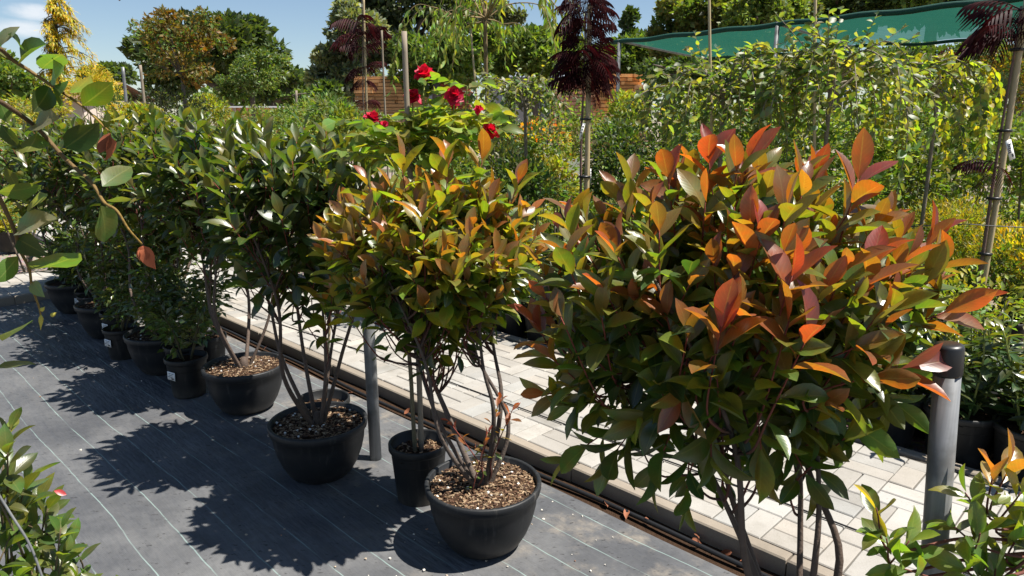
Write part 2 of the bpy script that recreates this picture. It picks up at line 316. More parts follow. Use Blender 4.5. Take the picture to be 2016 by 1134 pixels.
for i in range(6): put('kerb_stone', ks, kerb, P(CK+.05, KERB+.0-i-.5, PZ), RK@Matrix.Rotation(math.pi/2, 4, 'Z'), rng.uniform(.9, 1.1))
path = struct('paved_path')
sub = Geo()
sub.add([P(-3, KERB+.058, PZ-.014), P(14, KERB+.058, PZ-.014), P(14, PW, PZ-.014), P(-3, PW, PZ-.014)], [[3, 2, 1, 0]], (.17, .155, .14))
sub.add([P(CK+.08, -6, PZ-.014), P(CK2, -6, PZ-.014), P(CK2, KERB+.078, PZ-.014), P(CK+.08, KERB+.078, PZ-.014)], [[0, 1, 2, 3]], (.17, .155, .14))
sub.build('joint_sand', MAT['conc_a'], path)
pav = boxmesh('paver', .1955, .0955, .06, .004, MAT['conc_o'])
plist = []
S = .2
def basket(k0, k1, n0, n1):
    for a in range(int((k1-k0)/S)):
        for b in range(int(math.ceil((n1-n0)/S-1e-6))):
            kc = k0+(a+.5)*S; nc = n0+(b+.5)*S
            half = nc+S/2 > n1+.01
            if half: plist.append((kc, nc-S/4, 0)); continue
            if (a+b) % 2: plist.extend([(kc, nc-S/4, 0), (kc, nc+S/4, 0)])
            else: plist.extend([(kc-S/4, nc, 1), (kc+S/4, nc, 1)])
basket(-1.0, 13.0, KERB+.06, PW); basket(CK+.08, CK2, -3.5, KERB+.07)
pts = np.array([P(a, b, PZ) for a, b, _ in plist]); px, py, dd = project(pts)
vis = (px > -40) & (px < 2060) & (py > 0) & (py < 1180) & (dd > .3)
order = sorted(range(len(plist)), key=lambda i: (0 if vis[i] else 1, np.linalg.norm(pts[i]-(0, 0, H))))
bulk = Geo()
bv = np.array([v.co[:] for v in pav.vertices]); bf = np.array([p.vertices[:] for p in pav.polygons])
for r, i in enumerate(order):
    k, n, o90 = plist[i]; rot = RK@Matrix.Rotation(math.pi/2*o90+rng.normal(0, .006), 4, 'Z')@Matrix.Rotation(rng.normal(0, .004), 4, 'X')
    p = P(k, n, PZ+rng.normal(0, .0016)); val = rng.normal(1, .10); wm = rng.normal(0, .016)
    if r < 300: put('paver', pav, path, p, rot, val, wm)
    else: bulk.add(bv@np.array(rot.to_3x3()).T+p, bf, (val*(1+wm), val, val*(1-wm)))
bulk.build('paver_field', MAT['conc_a'], path, smooth=False, kind='stuff')
# black irrigation hose along the kerb
h = Geo(); kk = np.linspace(-2.5, 7.2, 60); h.tube([P(k, 2.225+.012*math.sin(k*1.7)+.006*math.sin(k*5), .012) for k in kk], .010, 8); hose = h.build('irrigation_hose', MAT['black'])
tag(hose, 'black irrigation hose lying along the foot of the kerb', 'hose')
h = Geo(); kk = np.linspace(-1.5, 7.2, 60); h.tube([P(k, 2.55+.10*math.sin(k*.5+1)+.012*math.sin(k*2.1), PZ+.006) for k in kk], .004, 6); o = h.build('cable', MAT['black'])
tag(o, 'thin black cable lying lengthwise on the pale pavers', 'cable')

# ------------------------------------------------------------------ leaf templates
def leaf_t(wid, nv, fold, arch, p=1.0, q=.85, twist=0., wav=0., tip=.0):
    v = np.linspace(0, 1, nv+1); w = wid/2*np.maximum(np.sin(math.pi*np.clip(v, 0, 1)**p), 0)**q; w[0] = .012; w[-1] = .006
    z = -arch*v**2+tip*v**4; ca = twist*(v-.3); wz = wav*np.sin(v*9)
    rows = []
    for i in range(nv+1):
        f = fold*w[i]
        for s_ in (-1, 0, 1):
            x = s_*w[i]; zz = (f if s_ else 0)+wz[i]*s_*s_
            rows.append((x*math.cos(ca[i])-zz*math.sin(ca[i]), v[i]-.15*arch*v[i]**2, z[i]+x*math.sin(ca[i])+zz*math.cos(ca[i])))
    F = [[i*3+j, i*3+j+1, i*3+j+4, i*3+j+3] for i in range(nv) for j in (0, 1)]
    UV = [(j/2, v[i]) for i in range(nv+1) for j in range(3)]
    return np.array(rows), np.array(F), np.array(UV)
T = dict(
    photinia=[leaf_t(.41, 6, .50, .10, 1.12, .76, .3), leaf_t(.44, 6, .30, .22, 1.16, .76, -.4), leaf_t(.39, 6, .65, .04, 1.12, .78, .15, .01), leaf_t(.43, 6, .25, .34, 1.14, .76, .5, .012)],
    willow=[leaf_t(.56, 5, .2, .12, .95, .7, .4, .02), leaf_t(.60, 5, .3, .25, .9, .7, -.5, .03), leaf_t(.52, 5, .1, -.15, 1., .7, .2, .02)],
    rose=[leaf_t(.62, 4, .25, .18, .85, .75, .2), leaf_t(.58, 4, .4, .28, .85, .75, -.3)],
    slim=[leaf_t(.27, 5, .4, .3, .8, .9, .4), leaf_t(.30, 5, .3, .12, .85, .9, -.5)],
    laurel=[leaf_t(.36, 5, .45, .2, 1.1, .8, .2), leaf_t(.38, 5, .3, .35, 1.1, .8, -.3)],
    mid=[leaf_t(.5, 2, .3, .15), leaf_t(.42, 2, .5, .3)], narrow=[leaf_t(.2, 2, .3, .2), leaf_t(.24, 2, .2, .4)],
    card=[(np.array([(0, 0, 0), (.3, .5, .06), (0, 1, -.05), (-.3, .45, .08)]), np.array([[0, 1, 2, 3]]), np.array([(.5, 0), (1, .5), (.5, 1), (0, .5)]))],
    needle=[(np.array([(0, 0, 0), (.09, .5, .02), (0, 1, -.04), (-.09, .5, .02)]), np.array([[0, 1, 2, 3]]), np.array([(.5, 0), (1, .5), (.5, 1), (0, .5)]))],
)
PART = {}
def part_meshes(kind, mat):
    key = (kind, mat.name)
    if key not in PART: PART[key] = [qmesh('leaf', V, F, mat, uv=UV) for V, F, UV in T[kind]]
    return PART[key]
def frames(y, hint):
    y = nrm(y); z = hint-y*np.sum(hint*y, -1, keepdims=True); bad = np.linalg.norm(z, axis=-1) < 1e-3
    z[bad] = np.cross(y[bad], (1., .3, .2)); z = nrm(z); x = np.cross(y, z); return np.stack([x, y, z], -1)      # columns
class Leaves:
    def __init__(s): s.p = []; s.y = []; s.h = []; s.s = []; s.c = []
    def add(s, p, y, h, sz, c):
        p = np.atleast_2d(p); n = len(p)
        for l, v in ((s.p, p), (s.y, np.broadcast_to(np.atleast_2d(y), (n, 3))), (s.h, np.broadcast_to(np.atleast_2d(h), (n, 3))), (s.c, np.broadcast_to(np.atleast_2d(c), (n, 3)))): l.append(np.asarray(v, float))
        s.s.append(np.broadcast_to(np.asarray(sz, float).ravel(), (n,)))
    def arrays(s):
        p = np.concatenate(s.p); return p, frames(np.concatenate(s.y), np.concatenate(s.h)), np.concatenate(s.s), np.clip(np.concatenate(s.c), .002, .95)
    def bake(s, name, kind, mat, parent, sel=None, stuff=True, uv=True):
        p, Rm, sz, c = s.arrays()
        if sel is not None: p, Rm, sz, c = p[sel], Rm[sel], sz[sel], c[sel]
        if not len(p): return None
        var = rng.integers(0, len(T[kind]), len(p)); Vs = []; Fs = []; Cs = []; Us = []; off = 0
        for i, (tv, tf, tu) in enumerate(T[kind]):
            m = var == i; n = m.sum()
            if not n: continue
            V = np.einsum('nij,vj->nvi', Rm[m], tv)*sz[m][:, None, None]+p[m][:, None]
            Vs.append(V.reshape(-1, 3)); Fs.append((tf[None]+(np.arange(n)*len(tv))[:, None, None]).reshape(-1, 4)+off); off += n*len(tv)
            Cs.append(np.repeat(c[m], len(tv), 0)); Us.append(np.tile(tu, (n, 1)))
        me = qmesh(name, np.concatenate(Vs)-np.array(parent.location), np.concatenate(Fs), mat, np.concatenate(Cs), np.concatenate(Us) if uv else None)
        o = link(name, me, parent)
        if stuff: o['kind'] = 'stuff'
        return o
    def parts(s, kind, mo, ma, parent, nparts=290, rest='foliage', name='leaf'):
        p, Rm, sz, c = s.arrays(); px, py, d = project(p)
        key = np.linalg.norm(p-(0, 0, H), axis=1)-sz*1.5+rng.uniform(0, .12, len(p)) - .12*(p[:, 2]-p[:, 2].mean())
        key = key+np.where((px < -60) | (px > 2076) | (py < -60) | (py > 1190), 50, 0)
        order = np.argsort(key); vis = order[:nparts]; vis = vis[key[vis] < 40]; me = part_meshes(kind, mo); org = np.array(parent.location)
        for i in vis:
            M = np.eye(4); M[:3, :3] = Rm[i]*sz[i]; M[:3, 3] = p[i]-org
            o = link(name, me[int(rng.integers(len(me)))], parent, Matrix(M.tolist())); o.color = (*c[i], 1)
        m = np.ones(len(p), bool); m[vis] = False
        if m.any(): s.bake(rest, kind, ma, parent, m)

_r = np.random.default_rng(5)
for _k, _n in (('photinia', 6), ('laurel', 4), ('willow', 4), ('rose', 3)):
    for _i in range(_n):
        w_ = {'photinia': .42, 'laurel': .36, 'willow': .57, 'rose': .6}[_k]*_r.uniform(.82, 1.15)
        T[_k].append(leaf_t(w_, 6 if _k == 'photinia' else 5, _r.uniform(.15, .7), _r.uniform(-.05, .42), _r.uniform(.98, 1.2) if _k == 'photinia' else _r.uniform(.85, 1.05), _r.uniform(.72, .9), _r.uniform(-.8, .8), _r.uniform(0, .022), _r.uniform(-.06, .1)))
# ------------------------------------------------------------------ pots
def pot_profile(rad, hgt, bowl=True):
    if bowl: return [(.001, 0), (rad*.50, 0), (rad*.56, .006), (rad*.66, hgt*.10), (rad*.77, hgt*.26), (rad*.86, hgt*.46), (rad*.915, hgt*.66), (rad*.935, hgt*.84), (rad*.955, hgt*.85), (rad*.985, hgt*.87), (rad, hgt*.93), (rad, hgt*.985), (rad*.985, hgt), (rad*.94, hgt), (rad*.925, hgt*.985), (rad*.91, hgt*.8), (.001, hgt*.8)]
    return [(.001, 0), (rad*.74, 0), (rad*.76, .01), (rad*.92, hgt*.86), (rad*.93, hgt*.88), (rad*.985, hgt*.885), (rad, hgt*.90), (rad, hgt*.985), (rad*.985, hgt), (rad*.93, hgt), (rad*.91, hgt*.98), (rad*.89, hgt*.7), (.001, hgt*.7)]
def add_pot(t, rad, hgt, bowl=True, mulch=0, fill=.9, sides=48):
    c = np.array(t.location); g = Geo(); g.lathe(c, pot_profile(rad, hgt, bowl), sides); g.build('pot', MAT['pot_d'] if bowl else MAT['pot'], t)
    g = Geo(); rr = np.linspace(rad*.905, .001, 8); g.lathe(c, [(r, hgt*fill+.012*(1-(r/rad)**2)) for r in rr], 36, jit=.003); g.build('soil', MAT['soil'], t)
    if mulch:
        g = Geo(); a = rng.uniform(0, 6.283, mulch); r = rad*.88*np.sqrt(rng.uniform(0, 1, mulch))
        cols = [(.20, .125, .07), (.12, .065, .04), (.30, .21, .13), (.06, .035, .025), (.16, .095, .055), (.34, .25, .16)]
        for i in range(mulch):
            x, y = r[i]*math.cos(a[i]), r[i]*math.sin(a[i]); z = hgt*fill+.012*(1-(r[i]/rad)**2)+rng.uniform(.001, .007)
            q = Matrix.Rotation(rng.uniform(0, 6.28), 3, 'Z')@Matrix.Rotation(rng.normal(0, .35), 3, 'X')
            L = rng.uniform(.006, .02); white = rng.random() < .015
            g.box(c+(x, y, z), (.008, .008, .007) if white else (L, rng.uniform(.003, .006), .003), np.array(q).T, (.75, .73, .68) if white else np.array(cols[rng.integers(len(cols))])*rng.uniform(.6, 1.15))
        g.build('bark_mulch', MAT['chip'], t, smooth=False, kind='stuff')
def add_tag(t, p, w, h, rot=0., tilt=0., rows=3, name='tag'):
    """white printed label: plate, and its print lying on it"""
    Mx = Matrix.Rotation(rot, 3, 'Z')@Matrix.Rotation(tilt, 3, 'Y'); ax = np.array(Mx).T; p = np.asarray(p, float)
    g = Geo(); g.box(p, (w, .0012, h), ax); o = g.build(name, MAT['white'], t)
    g = Geo(); fr = -ax[1]*.0012
    for i in range(rows): g.box(p+fr+ax[2]*h*(.28-.56*i/max(rows-1, 1)*.7)-ax[0]*w*.06*i, (w*(.62-.12*(i % 2)), .0006, h*.07), ax)
    g.box(p+fr+ax[2]*h*(-.30)+ax[0]*w*.18, (w*.3, .0006, h*.16), ax); g.build('print', MAT['ink'], o, np.array(t.location), smooth=False)
    return o

# ------------------------------------------------------------------ photinia shoots
G_DARK = np.array([.032, .056, .017]); G_MID = np.array([.076, .110, .026]); G_OLIVE = np.array([.145, .175, .026]); G_YEL = np.array([.23, .24, .04])
BRONZE = np.array([.19, .105, .03]); ORANGE = np.array([.26, .095, .03]); REDN = np.array([.22, .042, .032]); MAROON = np.array([.13, .022, .022])
def lerp(stops, t):
    t = min(max(t, 0), 1)*(len(stops)-1); i = min(int(t), len(stops)-2); f = t-i; return stops[i]*(1-f)+stops[i+1]*f
PAL = {
    'red': [REDN*.35+ORANGE*.55, BRONZE*.6+G_OLIVE*.35, G_OLIVE*.85, G_MID*1.25, G_MID*1.1, G_MID, G_DARK], 'redder': [REDN*.95, REDN*.6+ORANGE*.35, ORANGE*.8, BRONZE*.85, G_OLIVE*.8, G_MID*1.2, G_MID],
    'amber': [BRONZE*.5+ORANGE*.55, BRONZE*.5+G_OLIVE*.55, G_OLIVE*1.15, G_OLIVE, G_OLIVE, G_MID, G_DARK], 'green': [G_MID*.85+BRONZE*.22, G_MID, G_MID*.8, G_DARK*1.25, G_DARK, G_DARK, G_DARK*.8],
    'mix': [BRONZE*.4+G_OLIVE*.5, G_OLIVE*.75, G_MID*1.15, G_MID, G_MID*.9, G_DARK*1.2, G_DARK],
    'lime': [G_YEL*.9, G_OLIVE*.8, G_MID*1.3, G_MID, G_MID, G_DARK]}
def shoot(LS, tip, d, n, size, pal, droop=0., spread=1., bow=.03, spacing=.016):
    """leaves in a spiral down a shoot that ends at tip; returns the shoot's base"""
    d = nrm(d); a0 = rng.uniform(0, 6.28); ref = nrm(np.cross(d, (.3, .8, .1))); r2 = np.cross(d, ref)
    for j in range(n):
        f = j/max(n-1, 1); a = a0+j*2.4+rng.normal(0, .25); rad = math.cos(a)*ref+math.sin(a)*r2
        ang = (R(14)+R(64)*f**.8)*spread+rng.normal(0, .14)
        p = tip-d*(spacing*j*(1+.6*f))+rad*.003
        y = d*math.cos(ang)+rad*math.sin(ang)+np.array([0, 0, -droop*f])+rng.normal(0, .09, 3)
        h = d*math.sin(ang)-rad*math.cos(ang)+rng.normal(0, .22, 3)+np.array([0, 0, .25])
        s = size*(.62+.48*math.sin(math.pi*min(f*.75+.2, 1)))*rng.uniform(.85, 1.15)
        c = lerp(pal, f*.95+rng.normal(0, .07))*rng.uniform(.75, 1.25)
        LS.add(p, y, h, s, c)
    return tip-d*(spacing*n*1.35)
def photinia(label, base, rim, hgt, cen, rad, nsh, pal, size=.12, nleaf=9, seed=1, inner=220, stems=5, nparts=290, mulch=700, droop=.25, gap=.085, name='photinia_shrub', group=None, extra=None, stemcol=(.105, .075, .058)):
    global rng
    keep = rng; rng = np.random.default_rng(seed)
    t = thing(name, label, 'shrub', (base[0], base[1], 0), group); cen = np.asarray(cen, float); rad = np.asarray(rad, float)
    if rim: add_pot(t, rim, hgt, True, mulch)
    z0 = hgt*.88 if rim else 0.
    LS = Leaves(); g = Geo(); st = []; bas = np.array([base[0], base[1], z0])
    for i in range(stems):
        a = 6.283*i/stems+rng.uniform(-.5, .5); rr = rng.uniform(.35, .8)
        end = cen+rad*np.array([math.cos(a)*rr, math.sin(a)*rr, rng.uniform(-.05, .45)])
        b0 = bas+np.array([math.cos(a), math.sin(a), 0])*.025
        m1 = b0*.72+end*.28+np.array([math.cos(a)*.05, math.sin(a)*.05, .02])+rng.normal(0, .02, 3); m2 = b0*.4+end*.6+rng.normal(0, .03, 3)
        c = curve([bas*.6+b0*.4-(0, 0, .03), m1, m2, end], 7); g.tube(c, np.linspace(rng.uniform(.009, .0135), .0035, len(c)), 7, np.array(stemcol)*rng.uniform(.75, 1.2)); st.append(c)
    g.tube([bas-(0, 0, .04), bas+(0, 0, .03), bas+(0, 0, .07)], [.03, .024, .014], 9, np.array(stemcol)*.8)
    allst = np.concatenate(st); tips = []
    tries = 0; sd = []; esz = []
    while len(tips) < nsh and tries < nsh*60:
        tries += 1; u = nrm(rng.normal(0, 1, 3)); u[2] = abs(u[2])*1.0 if rng.random() < .62 else u[2]; r = rng.uniform(.45, 1.0)**.8
        tp = cen+rad*u*r
        if all(np.linalg.norm(tp-q) > gap for q in tips): tips.append(tp); sd.append((u, r))
    if extra is not None:
        for e_ in extra: tips.append(np.asarray(e_[0], float)); sd.append((np.asarray(e_[1], float), e_[2])); esz.append(e_[3] if len(e_) > 3 else 1.22)
    esz = [1.]*(len(tips)-len(esz))+esz
    for (tp, (u, r)), es in zip(zip(tips, sd), esz):
        if isinstance(r, str): d = nrm(u); pl = PAL[r]; n = nleaf
        else:
            up = .95+.5*u[2]; d = nrm(np.array([u[0]*.75, u[1]*.75, up])+rng.normal(0, .16, 3)); n = int(rng.integers(nleaf-2, nleaf+3))
            hi = (tp[2]-cen[2])/rad[2]; k = pal[0] if hi+rng.normal(0, .35) > pal[2] else pal[1]; pl = PAL[k]
        lowd = droop*max(0, .3-u[2])*2 if not isinstance(r, str) else .1
        b = shoot(LS, tp, d, n, size*rng.uniform(.85, 1.12)*es, pl, lowd)
        near = allst[np.argmin(np.linalg.norm(allst-(b-(0, 0, .12)), axis=1))]
        c = curve([near, near*.5+b*.5+np.array([0, 0, -.02])+rng.normal(0, .012, 3), b, tp], 5); young = np.array([.20, .045, .03])
        g.tube(c, np.linspace(.0045, .0016, len(c)), 5, np.linspace(0, 1, len(c))[np.repeat(np.r_[0, np.arange(len(c)), len(c)-1], 5), None]*(young-np.array(stemcol)*.6)+np.array(stemcol)*.6)
    if inner:
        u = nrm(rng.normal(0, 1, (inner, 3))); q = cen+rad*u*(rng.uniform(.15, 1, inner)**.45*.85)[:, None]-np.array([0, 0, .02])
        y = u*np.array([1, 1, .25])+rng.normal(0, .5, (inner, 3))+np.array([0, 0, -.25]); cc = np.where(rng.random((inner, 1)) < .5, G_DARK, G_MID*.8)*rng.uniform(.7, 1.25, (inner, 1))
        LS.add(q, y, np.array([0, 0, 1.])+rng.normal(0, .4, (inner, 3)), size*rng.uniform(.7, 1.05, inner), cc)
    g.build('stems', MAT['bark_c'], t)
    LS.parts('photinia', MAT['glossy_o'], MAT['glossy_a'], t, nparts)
    rng = keep; return t
RIM, PH = .222, .265
pr = lambda px, py, Y, d, k, s=1.22: (W(px, py, Y), d, k, s)
photinia('large photinia shrub with big red and orange young leaves, nearest to the camera', (.74, 1.58), RIM, PH, (.56, 1.76, 1.125), (.53, .38, .38), 215, ('red', 'mix', -.05), .095, 10, 11, 300, 6, mulch=0, gap=.058,
    extra=[pr(1395, 307, 1.75, (-.1, 0, 1), 'redder'), pr(1475, 312, 1.7, (.1, -.1, 1), 'redder'), pr(1690, 352, 1.65, (.2, 0, 1), 'redder'), pr(1600, 352, 1.8, (.1, .1, 1), 'redder'), pr(1560, 542, 1.42, (.1, -.3, 1), 'redder'),
           pr(1420, 642, 1.40, (0, -.3, 1), 'redder'), pr(1590, 662, 1.40, (.2, -.3, 1), 'redder'), pr(1890, 602, 1.6, (.8, -.1, .45), 'redder'), pr(1790, 722, 1.45, (.75, -.2, .35), 'redder'), pr(1720, 522, 1.5, (.3, -.2, 1), 'redder'),
           pr(1330, 362, 1.8, (-.2, 0, 1), 'redder'), pr(1060, 642, 1.75, (-.4, -.2, .8), 'redder'), pr(1230, 422, 1.85, (-.2, 0, 1), 'red'), pr(1130, 432, 1.9, (-.3, 0, 1), 'red'), pr(1075, 775, 1.8, (-.9, -.1, .1), 'red'), pr(1340, 780, 1.5, (-.2, -.5, -.4), 'red'),
           pr(1840, 462, 1.75, (.5, 0, .8), 'redder'), pr(1500, 462, 1.5, (.15, -.2, 1), 'redder'),
           pr(1125, 800, 1.75, (-.9, -.1, -.3), 'green', 1.1), pr(1120, 900, 1.72, (-.8, -.1, -.5), 'mix', 1.1), pr(1200, 905, 1.66, (-.5, -.3, -.5), 'green', 1.1), pr(1290, 930, 1.62, (-.3, -.3, -.6), 'green', 1.15), pr(1260, 830, 1.56, (-.5, -.4, -.2), 'mix', 1.1), pr(1350, 990, 1.6, (-.1, -.3, -.8), 'green', 1.1),
           pr(1400, 900, 1.52, (-.1, -.5, -.4), 'green', 1.1), pr(1180, 740, 1.7, (-.8, -.2, 0), 'mix', 1.1), pr(1600, 960, 1.58, (.3, -.3, -.6), 'green', 1.1), pr(1690, 850, 1.6, (.6, -.2, -.4), 'green', 1.1), pr(1770, 800, 1.62, (.7, 0, -.5), 'green', 1.1), pr(1500, 900, 1.5, (0, -.4, -.6), 'mix', 1.1), pr(1790, 740, 1.6, (.8, 0, -.1), 'mix', 1.1)])
photinia('photinia shrub with amber tips in a black bowl pot, second nearest to the camera', (-0.110, 2.464), RIM, PH, (-.285, 2.58, 1.115), (.43, .38, .275), 260, ('amber', 'green', -.85), .088, 10, 12, 600, 6, mulch=1500, gap=.045, stemcol=(.09, .07, .058),
    extra=[pr(720, 355, 2.4, (-.4, 0, 1), 'red'), pr(790, 325, 2.5, (-.1, 0, 1), 'amber'), pr(880, 315, 2.5, (0, 0, 1), 'amber'), pr(950, 305, 2.6, (.1, 0, 1), 'red'), pr(1020, 355, 2.5, (.3, 0, 1), 'red'), pr(740, 465, 2.3, (-.1, -.2, 1), 'red'), pr(830, 425, 2.25, (0, -.2, 1), 'amber'), pr(985, 785, 2.45, (.3, 0, 1), 'redder', .45), pr(1012, 800, 2.42, (.4, 0, 1), 'redder', .5), pr(960, 850, 2.40, (.2, 0, .8), 'redder', .5), pr(885, 830, 2.40, (-.5, 0, .8), 'redder', .5)])
photinia('bronze tipped dark photinia shrub in a bowl pot beside the middle steel post', (-0.887, 3.024), RIM, PH, (-.95, 3.14, 1.19), (.46, .42, .40), 150, ('green', 'green', 0), .102, 9, 13, 420, 6, mulch=1100, gap=.06,
    extra=[pr(660, 530, 2.85, (.2, -.2, .9), 'red'), pr(690, 560, 2.85, (.5, -.2, .7), 'amber'), pr(640, 600, 2.9, (.1, -.3, .9), 'amber')])
photinia('glossy dark green photinia in the third bowl pot from the front with open stems', (-1.506, 3.788), RIM, PH, (-1.60, 4.0, 1.22), (.50, .44, .40), 150, ('green', 'green', 0), .102, 9, 14, 420, 5, nparts=260, mulch=800, gap=.062)
photinia('dark green photinia in a bowl pot half hidden by small labelled pots', (-2.270, 4.417), RIM, PH, (-2.34, 4.75, 1.16), (.54, .46, .46), 140, ('green', 'green', 0), .102, 9, 15, 420, 5, nparts=240, mulch=200, gap=.066)
photinia('dark photinia in the bowl pot by the farthest steel post', (-3.042, 5.182), RIM, PH, (-3.08, 5.40, 1.12), (.56, .48, .50), 130, ('green', 'green', 0), .102, 9, 16, 420, 5, nparts=200, mulch=150, gap=.07)
photinia('last dark photinia of the potted row near the path corner', (-3.72, 5.9), RIM, PH, (-3.85, 6.1, 1.1), (.56, .48, .52), 120, ('green', 'green', 0), .102, 9, 17, 400, 5, nparts=150, mulch=0, gap=.075)

# ------------------------------------------------------------------ steel posts
def post(label, base, top, r, cap):
    t = thing('steel_post', label, 'post', base, 'galvanised posts along the potted row'); b, tp = np.array(base, float), np.array(top, float); d = nrm(tp-b)
    g = Geo(); g.tube([b-(0, 0, .05), b*.5+tp*.5, tp], r, 20); g.build('pole', MAT['steel'], t)
    if cap:
        g = Geo(); g.tube([tp-d*.055, tp-d*.05, tp+d*.008, tp+d*.014, tp+d*.016], [r*1.06, r*1.09, r*1.09, r*.98, r*.6], 20); g.build('cap', MAT['black'], t)
post('thick galvanised post with black cap at the right', (1.035, 1.48, 0), W(1868, 690, 1.48), .0275, True)
post('plain galvanised post standing between two bowl pots', (-.655, 3.14, 0), (-.662, 3.14, 1.12), .028, True)
post('pale galvanised post among stems far down the row', (-2.94, 6.08, 0), (-3.0, 6.08, 1.12), .03, True)

# ------------------------------------------------------------------ rose tree in the small pot
def stake(p0, p1, r, mat, t, name='stake', knots=0):
    p0, p1 = np.asarray(p0, float), np.asarray(p1, float); f = np.linspace(0, 1, 24); rr = np.full(24, r)*(1-.12*f)
    if knots: rr = rr*(1+.10*(np.cos(f*knots*6.283) > .93))
    g = Geo(); g.tube(p0+(p1-p0)*f[:, None]+np.stack([np.sin(f*5)*r*.25, np.cos(f*4)*r*.2, f*0], -1), rr, 9); return g.build(name, mat, t)
petal_mesh = []
for arch, wd in ((-.55, 1.0), (-.30, 1.1), (.15, 1.15), (.4, 1.1)):
    V, F, UV = leaf_t(wd, 4, .35, arch, .75, .55, 0, .03, .12); petal_mesh.append(qmesh('petal', V, F, MAT['petal'], uv=UV))
def bloom(t, c, axis, size, n=20, hue=1.):
    axis = nrm(axis); ref = nrm(np.cross(axis, (.2, 1, .3))); r2 = np.cross(axis, ref); org = np.array(t.location)
    g = Geo(); g.tube([c-axis*size*.20, c-axis*size*.05, c+axis*size*.05], [size*.05, size*.12, size*.08], 8, (.05, .10, .02)); b = g.build('bloom', MAT['bark_c'], t)
    for j in range(n):
        f = j/(n-1); a = j*2.4; rad = math.cos(a)*ref+math.sin(a)*r2; ang = R(12)+R(78)*f
        y = axis*math.cos(ang)+rad*math.sin(ang); h = axis*math.sin(ang)-rad*math.cos(ang)
        Rm = frames(y[None], h[None])[0]; s = size*(.30+.28*f)*rng.uniform(.9, 1.1)
        M = np.eye(4); M[:3, :3] = Rm*s; M[:3, 3] = c+rad*size*.03-org-axis*size*.06*f
        o = link('petal', petal_mesh[min(3, int(f*4))], b, Matrix(M.tolist())); k = rng.uniform(.75, 1.2)*hue; o.color = (.50*k, .014*k, .055*k, 1)
rng = np.random.default_rng(31)
t = thing('rose_tree', 'standard rose with crimson blooms above the amber shrub, in a small black pot', 'rose', (-.40, 2.80, 0)); base = np.array(t.location)
add_pot(t, .127, .265, False, 200, .8)
stake(base+(.012, .0, .2), W(797, 62, 2.86), .012, MAT['stakewood'], t)
LS = Leaves(); g = Geo(); crown = W(850, 300, 2.85)
g.tube(curve([base+(-.012, -.01, .2), base+(-.02, 0, .5), base+(-.02, .01, .9), crown-(0, 0, .1)], 8), np.linspace(.010, .007, 25), 7, (.14, .12, .07))
blooms = [(835, 146, .100), (812, 190, .085), (895, 187, .085), (733, 232, .080), (965, 258, .085), (897, 208, .05), (943, 215, .045), (757, 245, .04)]
ROSEG = [np.array([.17, .215, .045]), np.array([.12, .18, .04]), np.array([.22, .25, .055])]
def rose_leafset(p, d, n=5):
    d = nrm(d); sidev = nrm(np.cross(d, (0, 0, 1))+1e-3)
    c = ROSEG[rng.integers(3)]*rng.uniform(.7, 1.2)
    LS.add(p+d*.075, d+np.array([0, 0, -.25]), np.array([0, 0, 1])+rng.normal(0, .6, 3), .076*rng.uniform(.85, 1.2), c)
    for q in (.03, .058):
        for s_ in (-1, 1): LS.add(p+d*q, sidev*s_+d*.5+np.array([0, 0, -.15]), np.array([0, 0, 1])+rng.normal(0, .6, 3),    .064*rng.uniform(.8, 1.15), c*rng.uniform(.85, 1.15))
    g.tube([p, p+d*.075], [.0016, .001], 4, (.16, .18, .04))
for i, (px_, py_, s_) in enumerate(blooms):
    c = W(px_, py_, (2.62 if px_ > 930 else 2.85)+rng.uniform(-.1, .1)); mid = crown*.45+c*.55+rng.normal(0, .03, 3)
    cv = curve([crown-(0, 0, .08), mid, c-(0, 0, .02)], 8); g.tube(cv, np.linspace(.005, .003, len(cv)), 6, (.20, .22, .05))
    bloom(t, c, (rng.normal(0, .4), -.55+rng.normal(0, .3), .8), s_*.88, 20 if s_ > .06 else 12)
    for q in np.linspace(.25, .92, 5):
        p = cv[int(q*(len(cv)-1))]; a = rng.uniform(0, 6.28); rose_leafset(p, (math.cos(a), math.sin(a), rng.uniform(-.1, .5)))
for px_, py_ in ((720, 270), (770, 250), (800, 240), (860, 230), (900, 245), (930, 175), (790, 290), (850, 280), (910, 290), (700, 300), (745, 310), (960, 225), (690, 235), (920, 170), (985, 230), (880, 260), (950, 290), (730, 290), (830, 310)):
    c = W(px_, py_, 2.88+rng.uniform(-.2, .2)); cv = curve([crown-(0, 0, .1), crown*.5+c*.5+rng.normal(0, .03, 3), c], 7); g.tube(cv, np.linspace(.004, .002, len(cv)), 5, (.17, .2, .05))
    for q in (.5, .68, .84, 1):
        p = cv[int(q*(len(cv)-1))]; a = rng.uniform(0, 6.28); rose_leafset(p, (math.cos(a), math.sin(a), rng.uniform(-.2, .5)))
g.build('stems', MAT['bark_c'], t); LS.parts('rose', MAT['soft_o'], MAT['soft_a'], t, 280)
tie = Geo(); tie.tube([base+(-.03, -.012, .62), base+(.03, -.012, .62)], .004, 6); tie.build('tie', MAT['wire'], t)
t = thing('nursery_pot', 'small black pot with a thin bare stake, tucked behind the middle bowl pot', 'pot', (-.94, 3.32, 0)); add_pot(t, .13, .25, False, 120, .8); stake((-.94, 3.32, .2), (-.80, 3.30, 1.3), .007, MAT['bamboo'], t)

